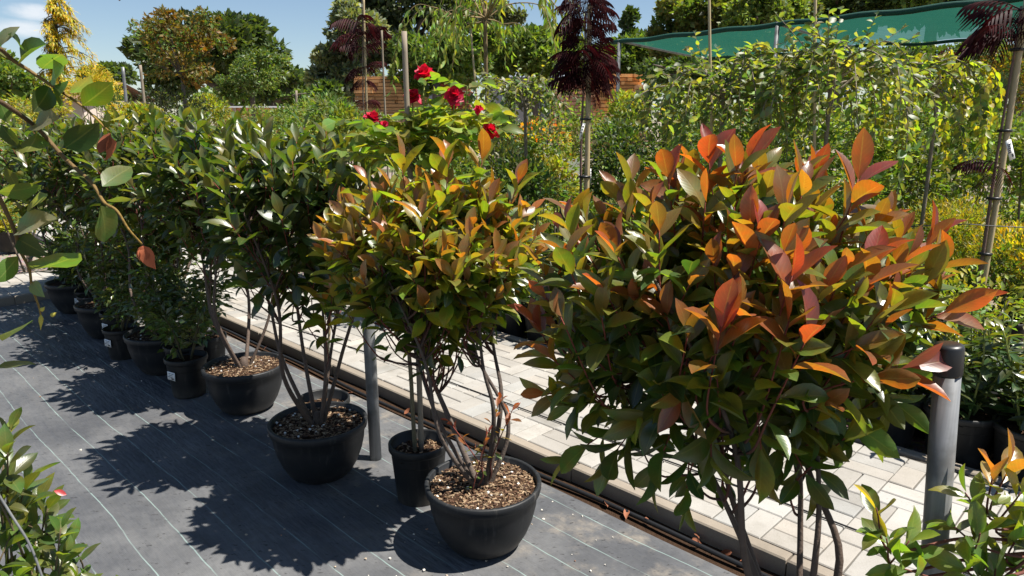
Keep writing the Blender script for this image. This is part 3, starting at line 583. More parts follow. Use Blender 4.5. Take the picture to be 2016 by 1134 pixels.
# ------------------------------------------------------------------ small labelled pots between the bowls
rng = np.random.default_rng(41)
def small_plant(label, x, y, rad, hgt, cen_h, cr, n, size, cols, tagang=None, group=None, kind='mid', name='potted_plant', cat='plant', stemn=6, mats=('laurel_o', 'laurel_a'), nparts=0, upright=0., tagdz=0.):
    t = thing(name, label, cat, (x, y, 0), group); b = np.array([x, y, 0.])
    add_pot(t, rad, hgt, False, 0, .85, 28)
    g = Geo(); LS = Leaves(); cen = b+(0, 0, cen_h)
    for i in range(stemn):
        a = rng.uniform(0, 6.283); e = cen+np.array([math.cos(a)*cr[0]*.7, math.sin(a)*cr[0]*.7, rng.uniform(0, .8)*cr[1]]); s0 = b+(math.cos(a)*.02, math.sin(a)*.02, hgt*.8)
        cv = curve([s0, s0*.5+e*.5+(0, 0, .04), e], 6); g.tube(cv, np.linspace(.005, .002, len(cv)), 5, (.09, .08, .04))
        m = n//stemn; f = rng.uniform(.3, 1.05, m); p = cv[np.clip((f*(len(cv)-1)).astype(int), 0, len(cv)-1)]
        d = nrm(np.stack([rng.normal(0, 1, m), rng.normal(0, 1, m), rng.normal(.25+upright, .5, m)], -1)); p = p+d*np.array([cr[0], cr[0], cr[1]])*.35*rng.uniform(0, 1, (m, 1))
        LS.add(p, d, np.array([0, 0, 1.])+rng.normal(0, .5, (m, 3)), size*rng.uniform(.7, 1.25, m), np.array(cols)[rng.integers(len(cols), size=m)]*rng.uniform(.7, 1.3, (m, 1)))
    g.build('stems', MAT['bark_c'], t)
    if nparts: LS.parts(kind, MAT[mats[0]], MAT[mats[1]], t, nparts)
    else: LS.bake('foliage', kind, MAT[mats[1]], t)
    if tagang is not None:
        d = np.array([math.cos(tagang), math.sin(tagang), 0]); add_tag(t, b+d*(rad*.93)+(0, 0, hgt*.62+tagdz), .062, .05, tagang+math.pi/2, .06)
    return t
DK = [G_DARK*1.2, G_MID*.8, G_MID]; FR = [G_MID, G_MID*1.4, G_OLIVE]
TA = -math.pi/2-.45
small_plant('dark leafy plant in labelled black pot, nearest of the little pots', -1.93, 4.00, .12, .24, .48, (.32, .28), 620, .055, DK, TA, None, 'mid')
small_plant('dark bushy plant whose label hangs just left of the nearest little pot', -2.03, 4.20, .12, .25, .54, (.32, .30), 620, .055, DK, TA)
small_plant('low fine leaved plant, label low on the front of its pot, before the fourth bowl', -2.67, 4.66, .115, .22, .46, (.36, .26), 700, .05, DK, TA)
small_plant('bright speckled leafy plant in a labelled pot behind the low fine leaved one', -2.86, 4.98, .12, .25, .60, (.40, .34), 1000, .055, [G_MID*1.1, G_MID, G_OLIVE*.8], TA)
small_plant('little dark plant with upright leaves, first of three tagged pots down the row', -3.42, 5.62, .11, .21, .42, (.32, .2), 560, .055, DK, TA)
small_plant('little dark plant in the middle of three tagged pots down the row', -3.56, 5.80, .11, .21, .45, (.32, .22), 560, .055, DK, TA)
small_plant('little dark plant in the last of three tagged pots down the row', -3.72, 6.02, .11, .21, .48, (.34, .22), 560, .055, DK, TA)
small_plant('dark leafy plant squeezed between the third and fourth bowl pots', -1.98, 4.42, .12, .24, .52, (.34, .30), 700, .055, DK)
small_plant('dark leafy plant squeezed between the fourth and fifth bowl pots', -2.62, 5.10, .12, .24, .52, (.36, .30), 700, .055, DK)
small_plant('dark leafy plant half hidden behind the tagged pots near the path corner', -3.35, 5.95, .12, .24, .52, (.38, .30), 700, .055, DK)
def grass_tuft(label, x, y, n, L, col):
    t = thing('grass_clump', label, 'grass', (x, y, 0)); LS = Leaves(); b = np.array([x, y, .1])
    for i in range(n):
        a = rng.uniform(0, 6.28); d = np.array([math.cos(a)*.9, math.sin(a)*.9, rng.uniform(.25, 1.6)]); LS.add(b+d*.03, d, (0, 0, 1), L*rng.uniform(.6, 1.1), np.array(col)*rng.uniform(.6, 1.4))
    LS.bake('blades', 'needle', MAT['far'], t)
grass_tuft('clump of dark arching grass at the corner of the paved path', -4.05, 6.75, 420, .55, (.045, .075, .02))
small_plant('pale leaved shrub in a black pot past the path corner', -4.6, 9.3, .2, .3, .75, (.55, .45), 900, .06, [G_YEL*.8, G_OLIVE, G_MID*1.4], None, name='potted_shrub', cat='shrub')

def cloud(LS, cen, rad, n, size, cols, nclump=14, up=.35, fill=.0, crad=.42, jitter=.5, shell=.55, dirz=.1):
    """leaves in uneven clumps spread through an ellipsoid"""
    cen = np.asarray(cen, float); rad = np.asarray(rad, float); cols = np.asarray(cols)
    u = nrm(rng.normal(0, 1, (nclump, 3))); u[:, 2] = u[:, 2]*.85+.15; rr = rng.uniform(shell, .92, (nclump, 1)); cc = cen+u*rad*rr; cr = crad*rng.uniform(.6, 1.3, nclump); ch = rng.integers(len(cols), size=nclump); cb = rng.uniform(.75, 1.25, nclump)
    w = cr**2/np.sum(cr**2); k = rng.choice(nclump, n, p=w); v = nrm(rng.normal(0, 1, (n, 3))); r = rng.uniform(.35, 1, n)**.5
    p = cc[k]+v*(rad*cr[k][:, None])*r[:, None]
    d = nrm(v*.8+u[k]*.5+rng.normal(0, jitter, (n, 3))+np.array([0, 0, dirz])); h = np.array([0, 0, up])+v*.6+rng.normal(0, .5, (n, 3))
    swap = rng.random(n) < .25; kk_ = np.where(swap, rng.integers(len(cols), size=n), ch[k])
    LS.add(p, d, h, size*rng.uniform(.6, 1.3, n), cols[kk_]*cb[k][:, None]*rng.uniform(.75, 1.3, (n, 1)))
# ------------------------------------------------------------------ bed across the path: dark laurels in black pots
def laurel(i, k, n, ht, label, group, np_=60, bright=1.):
    p = P(k, n); t = thing('laurel_shrub', label, 'shrub', p, group); add_pot(t, .16, .26, False, 0, .85, 24)
    g = Geo(); LS = Leaves()
    for s in range(7):
        a = rng.uniform(0, 6.28); r = rng.uniform(.04, .26); e = p+np.array([math.cos(a)*r, math.sin(a)*r, ht*rng.uniform(.62, 1.02)]); s0 = p+(math.cos(a)*.04, math.sin(a)*.04, .2)
        cv = curve([s0, s0*.45+e*.55+rng.normal(0, .02, 3), e], 7); g.tube(cv, np.linspace(.006, .003, len(cv)), 5, (.16, .19, .05))
        m = 20
        for j in range(m):
            f = .22+.78*j/(m-1); q = cv[int(f*(len(cv)-1))]; a2 = j*2.4+s; top = j > m-5
            d = np.array([math.cos(a2), math.sin(a2), .9 if top else rng.normal(.1, .25)])
            LS.add(q, d, np.array([0, 0, 1.])+rng.normal(0, .25, 3)-d*.2, rng.uniform(.085, .13)*(.7 if top else 1), ((G_OLIVE*.8 if top else G_DARK*1.1)*rng.uniform(.8, 1.3))*bright)
    g.build('stems', MAT['bark_c'], t); LS.parts('laurel', MAT['laurel_o'], MAT['laurel_a'], t, np_)
LG = 'dark laurels in black pots along the far side of the path'
LL = 'dark glossy laurel in a black pot along the far edge of the paved path'
i = 0
for k in np.arange(-1.3, 6.4, .33):
    for n in (3.75, 4.07, 4.39):
        kk_, nn_ = k+rng.normal(0, .03)+(.16 if n == 4.07 else 0), n+rng.normal(0, .03)
        ht = rng.uniform(.62, .80) if k < 1.8 else rng.uniform(.5, .72)
        near = k < 2 and n < 4.2
        lab, grp = LL, LG
        if n > 4.2: lab = 'dark glossy laurel in a black pot in the third row back from the path'; grp = 'dark laurels in the third row back from the path'
        elif n > 3.9: lab = 'dark glossy laurel in a black pot in the second row back from the path'; grp = 'dark laurels in the second row back from the path'
        laurel(i, kk_, nn_, ht, lab, grp, 90 if near else 20); i += 1
rng = np.random.default_rng(45)
KIND = [('low golden green shrub in a black pot in the beds beyond the laurels', 'low golden shrubs in the beds beyond the laurels', 'YG'), ('low mid green shrub in a black pot in the beds beyond the laurels', 'low mid green shrubs in the beds beyond the laurels', 'GR'), ('low dark green shrub in a black pot in the beds beyond the laurels', 'low dark shrubs in the beds beyond the laurels', 'DK')]
def low_shrub(p, ht, r_, ki):
    cols = {'YG': [G_OLIVE*1.3, G_YEL, G_MID*1.6], 'GR': [G_MID*1.2, G_MID*1.6, G_OLIVE], 'DK': [G_DARK*1.4, G_MID, G_MID*1.2]}[KIND[ki][2]]
    t = thing('low_shrub', KIND[ki][0], 'shrub', p, KIND[ki][1]); add_pot(t, .14, .24, False, 0, .85, 16); LS = Leaves(); g = Geo(); cen = np.array(p)+(0, 0, (ht+.22)/2)
    cloud(LS, cen, np.array([r_, r_, (ht-.2)/2])*.9, 700, .05, cols, 14, .4, crad=.5)
    for q in range(3): g.tube([np.array(p)+(0, 0, .2), cen+rng.normal(0, .08, 3)], [.008, .004], 5, (.10, .08, .06))
    g.build('stems', MAT['bark_c'], t); LS.bake('crown', 'mid', MAT['far'], t, uv=False)
for n in (4.85, 5.35, 5.9, 6.5, 7.2, 8.0, 8.9, 10.):
    ki = int(rng.integers(3))
    for k in np.arange(-5.0, 6.5, .42 if n < 7 else .6):
        if rng.random() < .12: ki = int(rng.integers(3))
        p = P(k+rng.normal(0, .05), n+rng.normal(0, .06)); xx, yy, dd_ = project(p)
        if dd_[0] < .5 or xx[0] > 2150 or xx[0] < -100 or (n > 5 and abs(n-5.3) < .2 and rng.random() < .2): continue
        low_shrub(p, rng.uniform(.55, 1.0)+(.25 if n > 7 else 0), rng.uniform(.22, .30)*(1.25 if n > 7 else 1), ki)

# ------------------------------------------------------------------ weeping standards (goat willow) with their stakes
def weeping(label, x, y, ztop, rad, drop, nb, size, cols, stake_to=None, nparts=280, kind='willow', mats=('soft_o', 'soft_a'), name='weeping_willow', cat='tree', lift=.16, barkc=(.25, .21, .16), spacing=.024, ups=4, group=None, trunk_r=.016, pot=True, hang=0.):
    t = thing(name, label, cat, (x, y, 0), group); b = np.array([x, y, 0.])
    if pot: add_pot(t, .15, .28, False, 0, .85, 24)
    top = b+(0, 0, ztop); g = Geo(); LS = Leaves()
    g.tube(curve([b+(0, 0, .22), b+(.015, .01, ztop*.5), top-(0, 0, .05), top], 6), np.linspace(trunk_r, trunk_r*.85, 19), 8, np.array(barkc)*.7)
    for i in range(nb):
        a = 6.283*i/nb*1.618*3+rng.normal(0, .2); r = rad*rng.uniform(.35, 1.22); u = np.array([math.cos(a), math.sin(a), 0.])
        L = lift*rng.uniform(-.1, 1.35); e = drop*rng.uniform(.15, 1.1)
        pts_ = [top+u*.01-(0, 0, .03), top+u*r*.30+(0, 0, L), top+u*r*.68+(0, 0, L*.75), top+u*r*.95-(0, 0, e*.35), top+u*r*1.04-(0, 0, e)]
        cv = curve([q+rng.normal(0, .02, 3) for q in pts_], 8); g.tube(cv, np.linspace(.008, .0018, len(cv)), 6, np.array(barkc)*rng.uniform(.6, 1.25))
        sub_ = [cv]
        for q in range(2):
            s0 = cv[int(rng.uniform(.25, .6)*len(cv))]; sd = nrm(u+rng.normal(0, .6, 3)*np.array([1, 1, .2])); e2 = drop*rng.uniform(.3, .7)
            c2 = curve([s0, s0+sd*rad*.2+(0, 0, .02), s0+sd*rad*.38-(0, 0, e2*.4), s0+sd*rad*.42-(0, 0, e2)], 7); g.tube(c2, np.linspace(.004, .0014, len(c2)), 5, np.array(barkc)*.8); sub_.append(c2)
        for c in sub_:
            seg = np.linalg.norm(np.diff(c, axis=0), axis=1); s = np.r_[0, np.cumsum(seg)]; m = max(2, int(s[-1]/spacing)); f = np.linspace(.12 if c is cv else .05, 1, m)*s[-1]
            p = np.stack([np.interp(f, s, c[:, k]) for k in range(3)], -1); tg = nrm(np.gradient(p, axis=0)); a2 = np.arange(m)*2.6+i
            sd = np.stack([np.cos(a2), np.sin(a2), np.zeros(m)], -1); d = nrm(tg*.45+sd*.8+rng.normal(0, .25, (m, 3))+np.array([0, 0, -hang]))
            LS.add(p, d, np.array([0, 0, 1.])+rng.normal(0, .55, (m, 3)), size*rng.uniform(.6, 1.2, m), np.array(cols)[rng.integers(len(cols), size=m)]*rng.uniform(.7, 1.3, (m, 1)))
    for i in range(ups):
        a = rng.uniform(0, 6.28); e = top+np.array([math.cos(a)*rad*rng.uniform(.2, .95), math.sin(a)*rad*rng.uniform(.2, .9), rng.uniform(.12, .42)]); s0 = top+(math.cos(a)*.12, math.sin(a)*.12, lift*.6)
        cv = curve([s0, s0*.5+e*.5, e], 7); g.tube(cv, np.linspace(.004, .0015, len(cv)), 5, np.array(barkc)*.9); m = 12
        p = cv[np.linspace(3, len(cv)-1, m).astype(int)]; a2 = np.arange(m)*2.4; sd = np.stack([np.cos(a2), np.sin(a2), np.full(m, .55)], -1)
        LS.add(p, sd, np.array([0, 0, 1.])+rng.normal(0, .5, (m, 3)), size*rng.uniform(.6, 1., m), np.array(cols)[rng.integers(len(cols), size=m)]*rng.uniform(.8, 1.3, (m, 1)))
    g.build('branches', MAT['bark_c'], t); LS.parts(kind, MAT[mats[0]], MAT[mats[1]], t, nparts)
    if stake_to is not None: stake(b+(.03, -.02, .2), stake_to, .011, MAT['bamboo'], t, knots=7)
    return t
rng = np.random.default_rng(51)
WC = [np.array([.095, .135, .05]), np.array([.13, .165, .055]), np.array([.18, .20, .055]), np.array([.14, .17, .10]), np.array([.06, .09, .03])]
tw = W(1630, 165, 4.75)
weeping('widest weeping willow, with pale arching boughs under the edge of the green net', tw[0]+.02, 4.75, 1.83, .74, .62, 22, .068, WC, W(1606, -40, 4.8), 290, ups=13)
tw = W(1425, 175, 5.1)
weeping('weeping willow with a tall bamboo cane beside the central dark purple tree', tw[0], 5.1, 1.78, .68, .6, 19, .066, WC, W(1396, -60, 5.15), 260, ups=12)
tw = W(1034, 195, 6.3)
weeping('small round headed weeping willow on a bare stem behind the amber shrub', tw[0], 6.3, 1.72, .50, .42, 17, .055, WC, None, 220, ups=9)
tw = W(1850, 160, 5.6)
weeping('lime yellow weeping mulberry with limp hanging leaves near the leaning bamboo', tw[0], 5.6, 1.85, .45, .6, 13, .07, [np.array([.20, .22, .03]), np.array([.15, .19, .03]), np.array([.23, .23, .045])], None, 240, 'rose', name='weeping_mulberry', hang=.45, ups=0, barkc=(.3, .25, .2))
tw = W(955, 40, 7.6)
weeping('tall weeping cherry with rows of narrow drooping leaves against the far trees', tw[0], 7.6, 2.62, .92, .75, 15, .105, [np.array([.13, .18, .05]), np.array([.17, .21, .055]), np.array([.10, .15, .04])], W(927, 55, 7.6), 240, 'slim', name='weeping_cherry', hang=1.0, spacing=.05, ups=0, lift=.3, barkc=(.24, .17, .08), trunk_r=.022)

# ------------------------------------------------------------------ dark purple silk trees with feathery fronds
def frond_mesh(L, npair, droop, seed, pl):
    r = np.random.default_rng(seed); g = Geo(); n = 14; f = np.linspace(0, 1, n); ax = np.stack([f*0, L*(f-.28*droop*f**2), L*(.30*f-droop*.75*f**2)], -1)
    g.tube(ax, np.linspace(.0035, .001, n), 5, (.05, .015, .015))
    for j in range(npair):
        q = .16+.84*j/(npair-1); p = np.array([np.interp(q, f, ax[:, k]) for k in range(3)])
        for s in (-1, 1):
            l = pl*(.55+.6*math.sin(math.pi*min(q*.8+.18, 1)))*r.uniform(.85, 1.15); m = 5; e = np.linspace(0, 1, m)
            mid = p+np.stack([s*l*(e*.6), l*e*.38, -l*(.10*e+.85*e**2)], -1); wdt = np.array([.002, .0055, .0068, .0055, .0012])
            V = np.concatenate([mid+np.stack([wdt*.1*s, wdt, wdt*.35], -1), mid-np.stack([wdt*.1*s, wdt, -wdt*.35], -1)]); g.add(V, [[i, i+1, m+i+1, m+i] for i in range(m-1)], np.array([.026, .0065, .008])*r.uniform(.6, 1.6))
    return qmesh('frond', np.concatenate(g.V), np.concatenate(g.F), MAT['purple'], np.concatenate(g.C))
FR_M = [frond_mesh(.29, 10, .55, 1, .11), frond_mesh(.30, 11, .85, 2, .12), frond_mesh(.26, 10, 1.1, 3, .11), frond_mesh(.32, 11, .7, 4, .12)]
def silk_tree(label, p0, p1, tiers, scale, seed, tied=2, stake_r=.014, bare=None, second=True):
    r = np.random.default_rng(seed); p0, p1 = np.asarray(p0, float), np.asarray(p1, float); b = np.array([p0[0], p0[1], 0.]); t = thing('purple_silk_tree', label, 'tree', b, 'purple silk trees tied to bamboo')
    add_pot(t, .17, .30, False, 0, .85, 24); ax = p1-p0
    stake(p0+(0, 0, .2-p0[2]), p1, stake_r, MAT['bamboo'], t, 'bamboo_cane', 9)
    off = np.array([-stake_r*1.9, -stake_r*.4, 0])
    g = Geo(); f = np.linspace(0, .97, 18); g.tube(p0+off+ax*f[:, None]+np.stack([np.sin(f*9)*.006, np.cos(f*7)*.006, f*0], -1), np.linspace(.013, .006, 18), 7, (.20, .16, .12) if bare else (.16, .10, .08)); g.build('trunk', MAT['bark_c'], t)
    for q in (.25, .42, .62, .85)[:tied+1]:
        c = p0+ax*q+off*.4; g = Geo(); g.tube([c-nrm(ax)*.008, c+nrm(ax)*.008], stake_r*2.1, 10); g.build('tie', MAT['black'], t)
    for px_, py_, cnt, sc in tiers:
        q = (W(px_, py_, p0[1])[2]-p0[2])/ax[2]; c = p0+ax*q+off
        for i in range(cnt):
            a = 6.283*i/cnt+r.uniform(-.5, .5)+px_; M = Matrix.Translation(c-b)@Matrix.Rotation(a, 4, 'Z')@Matrix.Rotation(r.normal(.15, .25), 4, 'X')@Matrix.Scale(scale*sc*r.uniform(.8, 1.15), 4)
            link('frond', FR_M[int(r.integers(4))], t, M)
    return t
st_b = W(1153, 400, 5.6); t = silk_tree('dark purple feathery tree tied to a thick bamboo cane in the middle of the nursery', (st_b[0], 5.6, .25), W(1163, 8, 5.6), [(1161, -15, 8, .9), (1161, 8, 8, .9), (1160, 25, 8, 1.1), (1160, 45, 8, .9), (1159, 62, 7, .9), (1158, 82, 7, .8), (1157, 105, 10, 1.0), (1157, 122, 10, 1.2), (1156, 138, 10, 1.2), (1155, 155, 9, 1.1), (1154, 172, 6, .8)], .84, 3, 3, .022)
add_tag(t, W(1146, 258, 5.50), .022, .12, .3, .25, 3); add_tag(t, W(1163, 345, 5.52), .022, .10, 1.2, -.1, 3)
st_b = W(722, 330, 9.0); silk_tree('dark purple feathery tree with a bare pale leader sticking up, farther back', (st_b[0], 9.0, .25), W(716, -15, 9.0), [(722, 48, 7, 1.15), (724, 70, 8, 1.2), (726, 95, 5, .9), (728, 135, 6, .95), (730, 160, 4, .8), (722, 205, 4, .9)], 1.05, 4, 1, .016, True)
t = silk_tree('dark purple feathery tree leaning on bamboo at the right edge of the nursery', (3.02, 4.45, .25), W(2025, -10, 4.5), [(2010, 18, 8, 1.1), (2008, 45, 7, 1.2), (2005, 70, 5, 1.0)], 1.0, 5, 3, .02)
pb = W(1895, 360, 4.40); org_ = np.array(t.location)
for i, (a, q_) in enumerate(((2.2, (1915, 318)), (2.9, (1925, 345)), (3.6, (1930, 330)), (1.5, (1940, 322)))):
    link('frond', FR_M[i % 3], t, Matrix.Translation(W(q_[0]+30, q_[1], 4.43)-org_)@Matrix.Rotation(a-.6, 4, 'Z')@Matrix.Scale(.75, 4))
o = add_tag(t, W(1989, 295, 4.32), .038, .125, .15, -.42, 5, 'price_tag')
w_ = Geo(); w_.tube(curve([W(1900, 441, 4.4), W(1958, 445, 4.42), W(2040, 449, 4.4)], 6), .0035, 5); w_.tube(curve([W(1900, 441, 4.4), W(1500, 452, 5.1), W(1155, 392, 5.58), W(800, 330, 8.5)], 6), .0035, 5)
tag(w_.build('support_wire', MAT['wire']), 'thin dark wire strung between the bamboo canes', 'wire')

# ------------------------------------------------------------------ generic shrubs and trees
def shrub(label, px_, ptop, pbot, wpx, Y, n, size, cols, name='shrub', cat='shrub', kind='mid', mat='far', nclump=16, stems=5, pot=False, flowers=None, group=None, depth=None, up=.35, zb=None, crad=.42, trunk=None, dirz=.1):
    a = W(px_, ptop, Y); b = W(px_, pbot, Y); zt = a[2]; z0 = max(b[2], .12) if zb is None else zb; rx = wpx/2/FPX*Y*1.0; base = (b[0], Y, 0)
    t = thing(name, label, cat, base, group); cen = np.array([b[0], Y, (zt+z0)/2]); rad = np.array([rx, depth or rx, (zt-z0)/2]); LS = Leaves(); g = Geo()
    if pot: add_pot(t, min(.2, rx*.6), .26, False, 0, .85, 20)
    cloud(LS, cen, rad*.82, n, size, cols, nclump, up, crad=crad, dirz=dirz)
    for i in range(stems):
        aa = rng.uniform(0, 6.28); e = cen+rad*np.array([math.cos(aa)*.5, math.sin(aa)*.5, rng.uniform(-.1, .6)]); s0 = np.array(base)+((0, 0, .02) if trunk else (math.cos(aa)*.05*rx, math.sin(aa)*.05*rx, .02))
        m_ = s0*.45+e*.55 if not trunk else np.array([base[0], base[1], z0*.95])
        cv = curve([s0, m_, e], 6); g.tube(cv, np.linspace(trunk or .010, (trunk or .010)*.35, len(cv)), 6, (.13, .10, .075))
    g.build('trunk' if trunk else 'stems', MAT['bark_c'], t)
    LS.bake('crown', kind, MAT[mat], t, uv=(mat != 'far'))
    if flowers:
        F_ = Leaves(); m = flowers[0]; u = nrm(rng.normal(0, 1, (m, 3))); u[:, 2] = np.abs(u[:, 2])+.3; F_.add(cen+rad*nrm(u)*rng.uniform(.82, 1.05, (m, 1)), u+rng.normal(0, .5, (m, 3)), (0, 0, 1), flowers[1]*rng.uniform(.7, 1.3, m), np.array(flowers[2])[rng.integers(len(flowers[2]), size=m)]); F_.bake('flowers', 'card', MAT['far'], t, uv=False)
    return t
rng = np.random.default_rng(61)
YG = [np.array([.24, .25, .035]), np.array([.18, .22, .045]), np.array([.13, .18, .045])]; GR = [np.array([.085, .135, .038]), np.array([.115, .16, .045]), np.array([.06, .098, .03])]
DKG = [np.array([.030, .052, .019]), np.array([.048, .078, .026]), np.array([.07, .108, .033])]; GOLD = [np.array([.42, .32, .03]), np.array([.32, .27, .03]), np.array([.22, .21, .035])]
BRZ = [np.array([.20, .12, .025]), np.array([.13, .10, .03]), np.array([.09, .09, .028]), np.array([.24, .14, .03])]; GRY = [np.array([.11, .13, .09]), np.array([.085, .105, .07]), np.array([.14, .155, .11])]
PUR = [np.array([.045, .012, .016]), np.array([.03, .01, .013]), np.array([.06, .02, .02])]
# right of the middle, behind the big photinia
shrub('golden thuja with upright feathery sprays at the foot of the leaning bamboo', 1985, 425, 590, 200, 5.0, 2600, .05, GOLD, 'golden_thuja', 'conifer', 'narrow', dirz=.9, nclump=20)
shrub('dense golden green thuja behind the brighter golden one', 1870, 372, 560, 190, 5.6, 2600, .045, [GOLD[1], GOLD[2], YG[0]], 'golden_thuja', 'conifer', 'narrow', dirz=.6, nclump=20)
shrub('low pale green hydrangea bush under the lime weeping mulberry', 1790, 270, 430, 210, 6.6, 1700, .07, [G_MID*1.4, GRY[0], GR[1]], 'hydrangea', flowers=(26, .09, [(.30, .42, .12), (.35, .45, .2)]))
shrub('grey green bush seen beneath the weeping boughs, left of the golden thujas', 1640, 300, 480, 260, 6.2, 2000, .055, [GR[0], GR[1], YG[2]], nclump=18)
shrub('fresh green bush at the right margin behind the leaning bamboo', 2030, 235, 420, 130, 5.8, 1300, .06, [YG[1], GR[1], G_MID*1.3])
shrub('blue grey dwarf spruce with a ball shaped top', 1952, 143, 210, 82, 10.5, 2600, .05, [np.array([.10, .14, .13]), np.array([.075, .11, .10])], 'blue_spruce', 'conifer', 'needle', trunk=.025, nclump=30, crad=.3, up=.8)
shrub('shrub with dried pinkish brown flower heads beside the blue spruce', 1905, 165, 270, 90, 9.8, 900, .06, [GR[1], YG[2]], flowers=(70, .09, [(.45, .24, .16), (.40, .27, .20)]))
shrub('dark red leaved plum bush beneath the net, right of the second net pole', 1845, 92, 240, 115, 12.5, 2200, .08, PUR, 'plum_bush')
shrub('tall bronze green climber bush at the right edge under the net', 1965, 78, 240, 170, 12, 3600, .075, [BRZ[1], BRZ[2], GR[0], BRZ[0]], 'bronze_shrub', nclump=26)
shrub('bright green shrub just below the net edge, left of the red plum', 1745, 95, 240, 110, 11.5, 1800, .075, [GR[1], YG[1], GR[0]])
shrub('leafy green shrub with a few orange leaves near the second net pole', 1800, 128, 250, 90, 10.5, 1200, .07, [GR[1], YG[1], BRZ[0]])
# behind the central purple tree
shrub('dark glossy holly bush right of the central bamboo cane', 1215, 215, 420, 190, 7.0, 2800, .055, [DKG[1], DKG[2], DKG[0], YG[2]], 'holly_bush', nclump=22, up=.6)
shrub('taller dark holly bush with yellow green tips by the second weeping willow', 1310, 190, 420, 180, 7.6, 2800, .055, [DKG[1], DKG[2], YG[2], GR[1]], 'holly_bush', nclump=22, up=.6)
shrub('yellow tipped shrub behind the dark hollies', 1235, 172, 300, 130, 9.2, 1800, .06, YG, nclump=16)
shrub('orange and yellow flowering bush between the small willow stem and the central cane', 1062, 236, 360, 130, 7.6, 1800, .05, [YG[1], GR[1], YG[2]], 'flowering_bush', flowers=(300, .040, [(.48, .24, .03), (.52, .33, .04), (.45, .10, .02), (.42, .30, .05)]))
shrub('wispy grey green rosemary bush left of the orange flowers', 990, 272, 370, 90, 6.9, 1500, .06, [GRY[1], GR[2]], 'rosemary_bush', kind='needle', dirz=.9)
shrub('yellow green leafy shrub right under the orange flowering bush', 1100, 300, 420, 130, 6.2, 1300, .05, [YG[0], YG[1], BRZ[0]])
shrub('dark leafy shrub behind the rose blooms', 980, 215, 330, 110, 8.2, 1800, .055, [DKG[2], GR[0], GR[1]])
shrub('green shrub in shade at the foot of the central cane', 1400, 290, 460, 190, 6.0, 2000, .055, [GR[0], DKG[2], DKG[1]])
shrub('tall mid green shrub filling the gap between the two big weeping willows', 1520, 165, 430, 230, 6.3, 3200, .06, [GR[0], GR[1], YG[2]], nclump=26)
shrub('tall yellow green shrub behind the right half of the widest weeping willow', 1735, 150, 400, 220, 6.9, 3200, .065, [YG[1], YG[2], GR[1]], nclump=26)
shrub('tall mid green shrub behind the lime weeping mulberry', 1890, 195, 420, 200, 6.9, 2800, .065, [GR[1], YG[2], GR[0]], nclump=24)
shrub('leafy yellow green shrub to the right of the central bamboo cane, behind the hollies', 1350, 150, 330, 160, 9.8, 2600, .07, [YG[1], GR[1], YG[2]], nclump=22)
shrub('leafy green shrub across the path directly behind the amber photinia', 880, 255, 440, 190, 5.4, 2600, .055, [GR[0], GR[1], YG[2]], nclump=24)
shrub('dark green shrub across the path between the amber photinia and the holly bushes', 1030, 310, 470, 150, 5.5, 2000, .055, [GR[2], GR[0], DKG[2]], nclump=20)
# left of the roses
shrub('yellow green shrub behind the roses, right of the bronze tipped photinias', 690, 205, 330, 170, 6.6, 2200, .055, [YG[1], GR[1], YG[0]])
shrub('airy green shrub left of the far purple tree', 640, 160, 310, 120, 8.6, 1900, .065, [GR[1], YG[1], GR[0]])
shrub('soft green drooping shrub at the foot of the far purple tree', 660, 175, 300, 110, 7.6, 1300, .09, [GR[1], GR[0], YG[2]], kind='narrow')
shrub('leafy green shrub right of the pale post among the roses', 860, 215, 330, 150, 6.4, 1900, .05, [GR[1], YG[1], GR[0]])
shrub('lime green spindle bush with yellow tips over the dark photinias', 285, 198, 300, 120, 7.2, 1500, .065, [np.array([.30, .27, .03]), YG[0], YG[1]], 'spindle_bush')
shrub('pale olive bush with fine leaves below the bronze standard tree', 345, 165, 290, 150, 12.5, 3000, .055, [GRY[0]*.6, GRY[1]*.6, YG[2]*.8], 'olive_bush')
shrub('bright yellow green bush between the olive bush and the board fence', 420, 178, 260, 100, 13.5, 1500, .07, YG)
shrub('small round green bush in front of the board fence', 560, 212, 260, 70, 12, 900, .07, [GR[1], YG[1]])
shrub('dark green juniper behind the two thin stakes', 235, 170, 300, 90, 12, 2200, .07, [DKG[2], GR[0]], 'juniper', 'conifer', 'needle', dirz=1., nclump=20)
shrub('golden juniper mound to the right of the golden cedar', 188, 131, 220, 108, 13, 2600, .075, GOLD, 'golden_juniper', 'conifer', 'narrow', nclump=20)
shrub('golden shrub low beneath the golden cedar', 85, 150, 300, 130, 12, 2000, .07, [GOLD[1], GOLD[2], YG[1]], 'golden_shrub')
shrub('mixed green shrub at the left edge behind the near willow branch', 15, 180, 420, 150, 9, 2400, .07, [YG[1], GR[1], YG[2]])
shrub('green rose bush with scattered red hips at the left edge', 45, 260, 480, 200, 7.4, 2300, .055, [GR[1], YG[1], GR[0]], flowers=(24, .05, [(.35, .02, .02), (.12, .05, .25)]))
shrub('yellow leaved shrub low at the left edge beyond the cross path', 30, 395, 510, 120, 8.8, 1500, .06, [GOLD[1], YG[0], YG[1]], pot=True)
